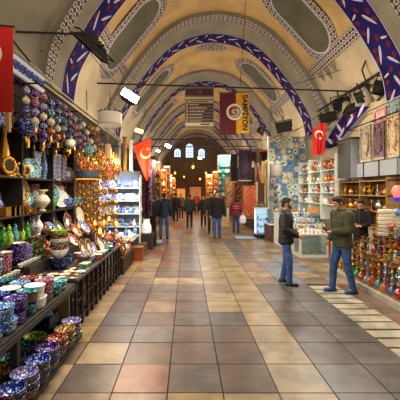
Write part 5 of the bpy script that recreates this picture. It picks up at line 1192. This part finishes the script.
cer = [('plate','white'),('vase','sky blue'),('bowl','turquoise'),('plate','cream')]; met = [('ewer','gold'),('candlestick','brass'),('teapot','copper'),('plate','mustard yellow'),('vase','orange')]; mix = [('vase','brick red'),('plate','rose pink'),('jug','cream'),('ewer','brass'),('vase','orange')]
WD = mat('warm_counter', '#8c5a30', .6, noise=.2); RC = mat('dark_canopy', '#2c1c18', .8); MC = mat('maroon_canopy', '#5c1c20', .8)
stall(-1, 15.9, 18.0, WD, CB, 'cream lit stall on the left beyond the hanging rugs', met, '#fff0d0', RC, sign='cream lit stall')
stall(-1, 18.6, 21.0, WD, AB, 'amber stall on the left behind the group of people', mix, '#ffc070', MC, sign='amber left stall')
stall(-1, 21.6, 24.6, WD, CB, 'pale stall far down the left side', cer, '#fff4e0', RC, sign='pale far left stall')
stall(-1, 25.2, 29.1, WD, AB, 'warm stall near the far end on the left', met, '#ffb060', RC, sign='warm far left stall')
stall(-1, 29.7, 35, WD, BB, 'last stall on the left before the far wall', mix, '#ffb060', MC, sign='last left stall')
stall(1, 21.7, 23.3, SHW, TB, 'teal lit glassware stall far down the right side', [('vase','turquoise'),('goblet','silver'),('plate','turquoise'),('jug','teal')], '#d0fff0', RC, sign='teal right stall')
stall(1, 23.8, 27.6, WD, AB, 'amber stall far down the right side beyond the teal stall', mix, '#ffb868', MC, sign='amber far right stall')
stall(1, 28.2, 35, WD, CB, 'last stall on the right before the far wall', met, '#ffc890', RC, sign='last right stall')
# racks facing up the hall at the stall corners
def rack(px, d, w, z0, z1, back, lampc, goods, nm, power=40, em=0):
    x = X(px, d); r = thing('display_rack', '%s facing up the hall' % nm, 'rack', (x, d, 0)); b = MB(); b.span((-w/2, 0, z0), (w/2, .04, z1)); b.build('back_board', [back], r, smooth=False)
    for q in (-w/2, w/2): b = MB(); b.span((q-.02, -.3, 0), (q+.02, .05, z1)); b.build('post', [WD], r, smooth=False)
    n = int((z1-z0)/.38)
    for j in range(n): b = MB(); b.span((-w/2+.02, -.28, z0+j*.38), (w/2-.02, 0, z0+j*.38+.02)); b.build('shelf', [WD], r, smooth=False)
    b = MB(); b.span((-w/2-.03, -.34, z1), (w/2+.03, .06, z1+.05)); b.build('top_board', [WD], r, smooth=False)
    b = MB(); b.cone((-w*.4, -.4, z1-.02), .025, (w*.4, -.4, z1-.02), .025, 8); b.build('lamp_tube', [mat('tube_'+lampc[1:], lampc, .4, emit=9)], r)
    light('AREA', (x, d-1.1, z1-.1), power*.8, hx(lampc), w*.8, (A(48), 0, 0), .3)
    for j in range(n):
        m_ = max(2, int(w/.21))
        for k in range(m_):
            kd, c = rs.choice(goods); mt = PC.get(c) or {'gold': GOLD, 'brass': BRASS, 'copper': COPP, 'silver': SILV}[c]
            mm = {q: [mt] for q in ('body','handle','spout','lid','stem')} if kd in ('teapot','ewer','jug','candlestick') else [mt, mt]
            pl_ = kd == 'plate'
            place(kd, (x-w/2+(k+.5)*w/m_, d-(.04 if pl_ else .14), z0+j*.38+.021+(.13 if pl_ else 0)), '%s %s, %s, %s shelf up, %s from the left' % (c, kd, nm, ORD[j], ORD[k]), kd, 'goods of the %s' % nm, (A(80), 0, 0) if pl_ else rs.uniform(0, 6), mm, .8 if pl_ else 1.0)
    return r
rack(155.5, 15.8, .5, .7, 3.2, CB, '#fff0d0', met+cer, 'cream lit rack', 70)
rack(162, 18.53, .5, .6, 3.0, AB, '#ffc070', mix, 'amber rack', 60)
rack(166.5, 21.53, .45, .6, 3.4, BB, '#ffe0b0', met, 'brown left rack', 60)
rack(169.5, 25.1, .4, .6, 3.0, CB, '#fff0d0', cer, 'pale left rack', 60)
rack(173, 29.6, .4, .5, 3.0, AB, '#ffb060', met, 'furthest left rack', 70)
rack(225, 21.6, .95, 1.5, 4.1, TB, '#d0fff0', [('plate','turquoise'),('vase','turquoise'),('plate','white'),('jug','teal'),('goblet','silver')], 'teal lit rack', 110)
rack(232.5, 19.4, .25, .5, 3.6, CB, '#fff0d0', cer, 'narrow cream rack', 50)
rack(216.5, 23.7, .6, .5, 3.2, AB, '#ffb868', mix, 'amber right rack', 70)
rack(210, 28.1, .7, .5, 3.2, CB, '#ffc890', met, 'furthest right rack', 80)
# carpet shop on the right
r = thing('market_stall', 'brown carpet shop front on the right between the lit cabinet and the teal stall', 'stall', (4.0, 17, 0)); O = (4.0, 17, 0)
part('back_panel', BB, (4.6, 14.9, 0), (4.72, 19.4, 3.6), r, O)
for y in (14.8, 17.1, 19.4): part('pillar', WOODD, (3.1, y, 0), (3.2, y+.12, 3.6), r, O)
part('canopy', MC, (3.0, 14.8, 3.6), (4.72, 19.5, 3.68), r, O); part('platform', WOODD, (3.1, 15.0, 0), (4.6, 19.4, .5), r, O)
rug('large salmon coloured rug hanging face on in front of the carpet shop', (X(250, 15.6), 15.6, .62), .68, 1.5, 0, '#b8603c', '#8c3c28', '#cc8058', '#a85034')
rug('brown rug hanging left of the salmon rug', (X(238, 16.4), 16.4, .7), .4, 1.6, 0, '#6c4026', '#a87844', '#4c2818', None)
rug('dark purple kilim hanging high above the salmon rug', (X(245, 15.4), 15.4, 2.35), .62, 1.4, 0, '#2a1f3c', '#4c3450', '#1c1420', '#5c3c30')
rug('narrow dark brown kilim hanging right of the purple one', (X(258, 15.2), 15.2, 2.2), .3, 1.5, 0, '#4c3428', '#241812', '#6c4c34', None)
rug('narrow dark kilim hanging left of the purple one', (X(234, 15.8), 15.8, 2.3), .34, 1.3, 0, '#2c2028', '#5c4430', '#1c1418', None)
rug('dark carpet rolled down between the woman in maroon and the shops', (X(229, 19), 19, .9), .5, 1.7, 0, '#6c4830', '#3c2418', '#8c6a44', None)
b = MB(); b.cone((-.9,0,0), .02, (.75,0,0), .02, 8)
for x in (-.8, .7): b.cone((x, 0, 0), .008, (x, .05, 1.0), .008, 6)
tag(b.build('hanging_rail', [IRON], None, loc=(X(246, 15.4), 15.4, 3.78)), 'iron rail holding the kilims of the carpet shop', 'rail')
r = thing('folding_screen', 'cream edged narrow display board right of the salmon rug', 'board', (X(261, 14.3), 14.3, 0)); b = MB(); b.span((-.16, 0, .3), (.16, .05, 2.2)); b.build('board', [BB], r, smooth=False)
for x in (-.17, .17): b = MB(); b.span((x-.025, -.02, 0), (x+.025, .06, 2.25)); b.build('frame_post', [CB], r, smooth=False)
b = MB(); b.at(rot=(PI/2,0,0)); b.torus((0,.45,0), .2, .06, 24, 8, sy=2.2); tag(b.build('oval_mirror_frame', [mat('yellow_frame', '#c8922c', .5)], None, loc=(X(268, 13.9), 13.9, EYE+(VY-184)*13.9/F)), 'tall yellow oval frame left of the grey brown lampshade', 'frame')
# lit glass cabinet
r = thing('glass_cabinet', 'small glowing glass cabinet on the floor at the corner of the right stalls', 'cabinet', (2.98, 13.3, 0)); 
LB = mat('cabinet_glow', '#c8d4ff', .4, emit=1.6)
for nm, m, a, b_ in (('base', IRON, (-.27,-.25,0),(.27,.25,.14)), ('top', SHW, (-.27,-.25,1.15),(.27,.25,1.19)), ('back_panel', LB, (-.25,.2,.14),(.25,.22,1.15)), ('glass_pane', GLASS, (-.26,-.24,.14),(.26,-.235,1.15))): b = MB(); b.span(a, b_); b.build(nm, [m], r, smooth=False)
for z in (.42, .68, .92): b = MB(); b.span((-.25,-.22,z),(.25,.2,z+.012)); b.build('shelf', [GLASS], r, smooth=False)
for x in (-.26, .26): b = MB(); b.span((x-.01,-.25,.14),(x+.01,-.23,1.15)); b.build('post', [SILV], r, smooth=False)
for k in range(12): place(('vase','bowl','goblet','teapot')[k % 4], (2.81+.11*(k % 4), 13.25, (.141,.433,.693)[k//4]), 'small glass %s inside the glowing cabinet, %s shelf up' % (('vase','bowl','goblet','teapot')[k % 4], ORD[k//4]), ('vase','bowl','goblet','teapot')[k % 4], 'things in the glowing cabinet', 0, [PC['lilac'], PC['sky blue']] if k % 4 != 3 else None, .5)
for k in range(5): place(('vase','jug')[k % 2], (2.79+.1*k, 13.3, 1.191), 'small %s on top of the glowing cabinet, %s from the left' % (('vase','jug')[k % 2], ORD[k]), ('vase','jug')[k % 2], 'pieces on the glowing cabinet', 0, [PC['rose pink']] if k % 2 == 0 else None, .6)
# ornate silver lantern column under the grey brown shade
for k in range(5):
    z = EYE+(VY-186-k*7)*12.3/F; b = MB(); b.lathe([(.02,-.13),(.07,-.09),(.09,0),(.06,.08),(.02,.13)], seg=14); b.cone((0,0,.1), .006, (0,0,.2), .006, 5); tag(b.build('pierced_lantern', [mat('dark_silver', '#6c655c', .4, metal=.6, bump=.8, bscale=50)], None, loc=(X(275.5, 12.3), 12.3, z)), 'dark pierced metal lantern under the grey brown shade, %s from the top' % ORD[k], 'lantern')
# chandeliers and glowing lamps at the far end
for k, (px, py, d, sc) in enumerate(((193,167,30,1.3),(175,173,27,.9),(206,173,31,.9),(184,177,33,.9),(213,177,28,.7),(165,177,24,.6),(220,180,30,.8),(200,179,34,1.0))):
    p = P(px, py, d); place('lantern', p+Vector((0,0,.38*sc)), 'warm glowing lantern at the far end of the hall, %s' % ('largest, below the middle window','under the left window','under the right window','small, left of centre','small, right of centre','over the people at far left','beside the teal stall','low in the centre')[k], 'lantern', None, 0, {'glass': [AMB]}, sc)
# far wall shopfront
r = thing('far_shop', 'dark shop front with warm doorway closing the far end of the hall', 'shop front', (1, 35.6, 0)); O = (1, 35.6, 0)
part('wall_panel', BB, (-2.7, 35.9, 0), (4.7, 36.1, 3.3), r, O); part('doorway', mat('warm_doorway', '#b0703c', .6, emit=.5), (.3, 35.85, 0), (1.5, 35.9, 2.3), r, O); part('lintel', WOODD, (.1, 35.8, 2.3), (1.7, 35.9, 2.5), r, O)
for x in (-2.3, -1.1, 2.0, 3.3): part('lit_window', mat('warm_window', '#c88c4c', .5, emit=.7), (x, 35.85, .9), (x+.9, 35.9, 2.1), r, O)
# ------------------------------------------------------------------ light
w = bpy.data.worlds.new('world'); SC.world = w; w.use_nodes = True
w.node_tree.nodes['Background'].inputs[0].default_value = (1, .86, .68, 1); w.node_tree.nodes['Background'].inputs[1].default_value = .55
WARM = (1, .8, .56); NEUT = (1, .93, .82); COOL = (.85, .93, 1)
for i, d in enumerate((3.5, 8.6, 13.8, 19, 24.5, 30)):
    for x in (-1.2, 3.3):
        light('POINT', (x, d, 3.9), 72 if i else 50, WARM, .35)  # added fill along the shopfronts, no visible lamp belongs to it
    light('POINT', (1.0, d+1.6, 4.3), 75, NEUT, .4)  # added fill in mid hall under the vault, no fixture
for (x, y, z, e, c) in ((-1.15, 3.0, 3.2, 85, NEUT), (-1.2, 5.2, 3.3, 125, NEUT), (-1.5, 7.9, 3.0, 110, (1, .68, .35)), (-1.7, 8.9, 2.7, 60, COOL), (-2, 13.5, 2.8, 60, WARM), (-1.9, 17.5, 3, 60, (1, .75, .4)), (-1.9, 23, 3, 80, (1, .7, .4)), (-1.9, 29, 3, 80, WARM),
        (3.5, 6.2, 3.3, 75, NEUT), (3.4, 8.4, 3.5, 55, NEUT), (3.3, 11.2, 3.6, 95, (.95, 1, .92)), (3.6, 14.8, 2.9, 50, (1, .65, .4)), (3.4, 18, 3, 50, WARM), (3.4, 22.5, 3, 60, (.7, 1, .85)), (3.4, 28.5, 3, 80, (1, .7, .4))):
    light('AREA', (x, y, z), e, c, 1.0, (0, A(-35) if x < 0 else A(25), 0), .5)  # added area lights over the stalls, without fixtures of their own
light('AREA', (-2.05, 9.75, 2.3), 45, (.8, .9, 1), 1.0, (A(70), 0, 0), .3)  # extra fill added to brighten the ceramics shelves, no fixture
SC.view_settings.view_transform = 'Standard'; SC.view_settings.look = 'None'; SC.view_settings.gamma = 1; SC.view_settings.exposure = 0; SC.view_settings.use_curve_mapping = False
SC.cycles.max_bounces = 6; SC.cycles.use_denoising = True; SC.cycles.sample_clamp_indirect = 4
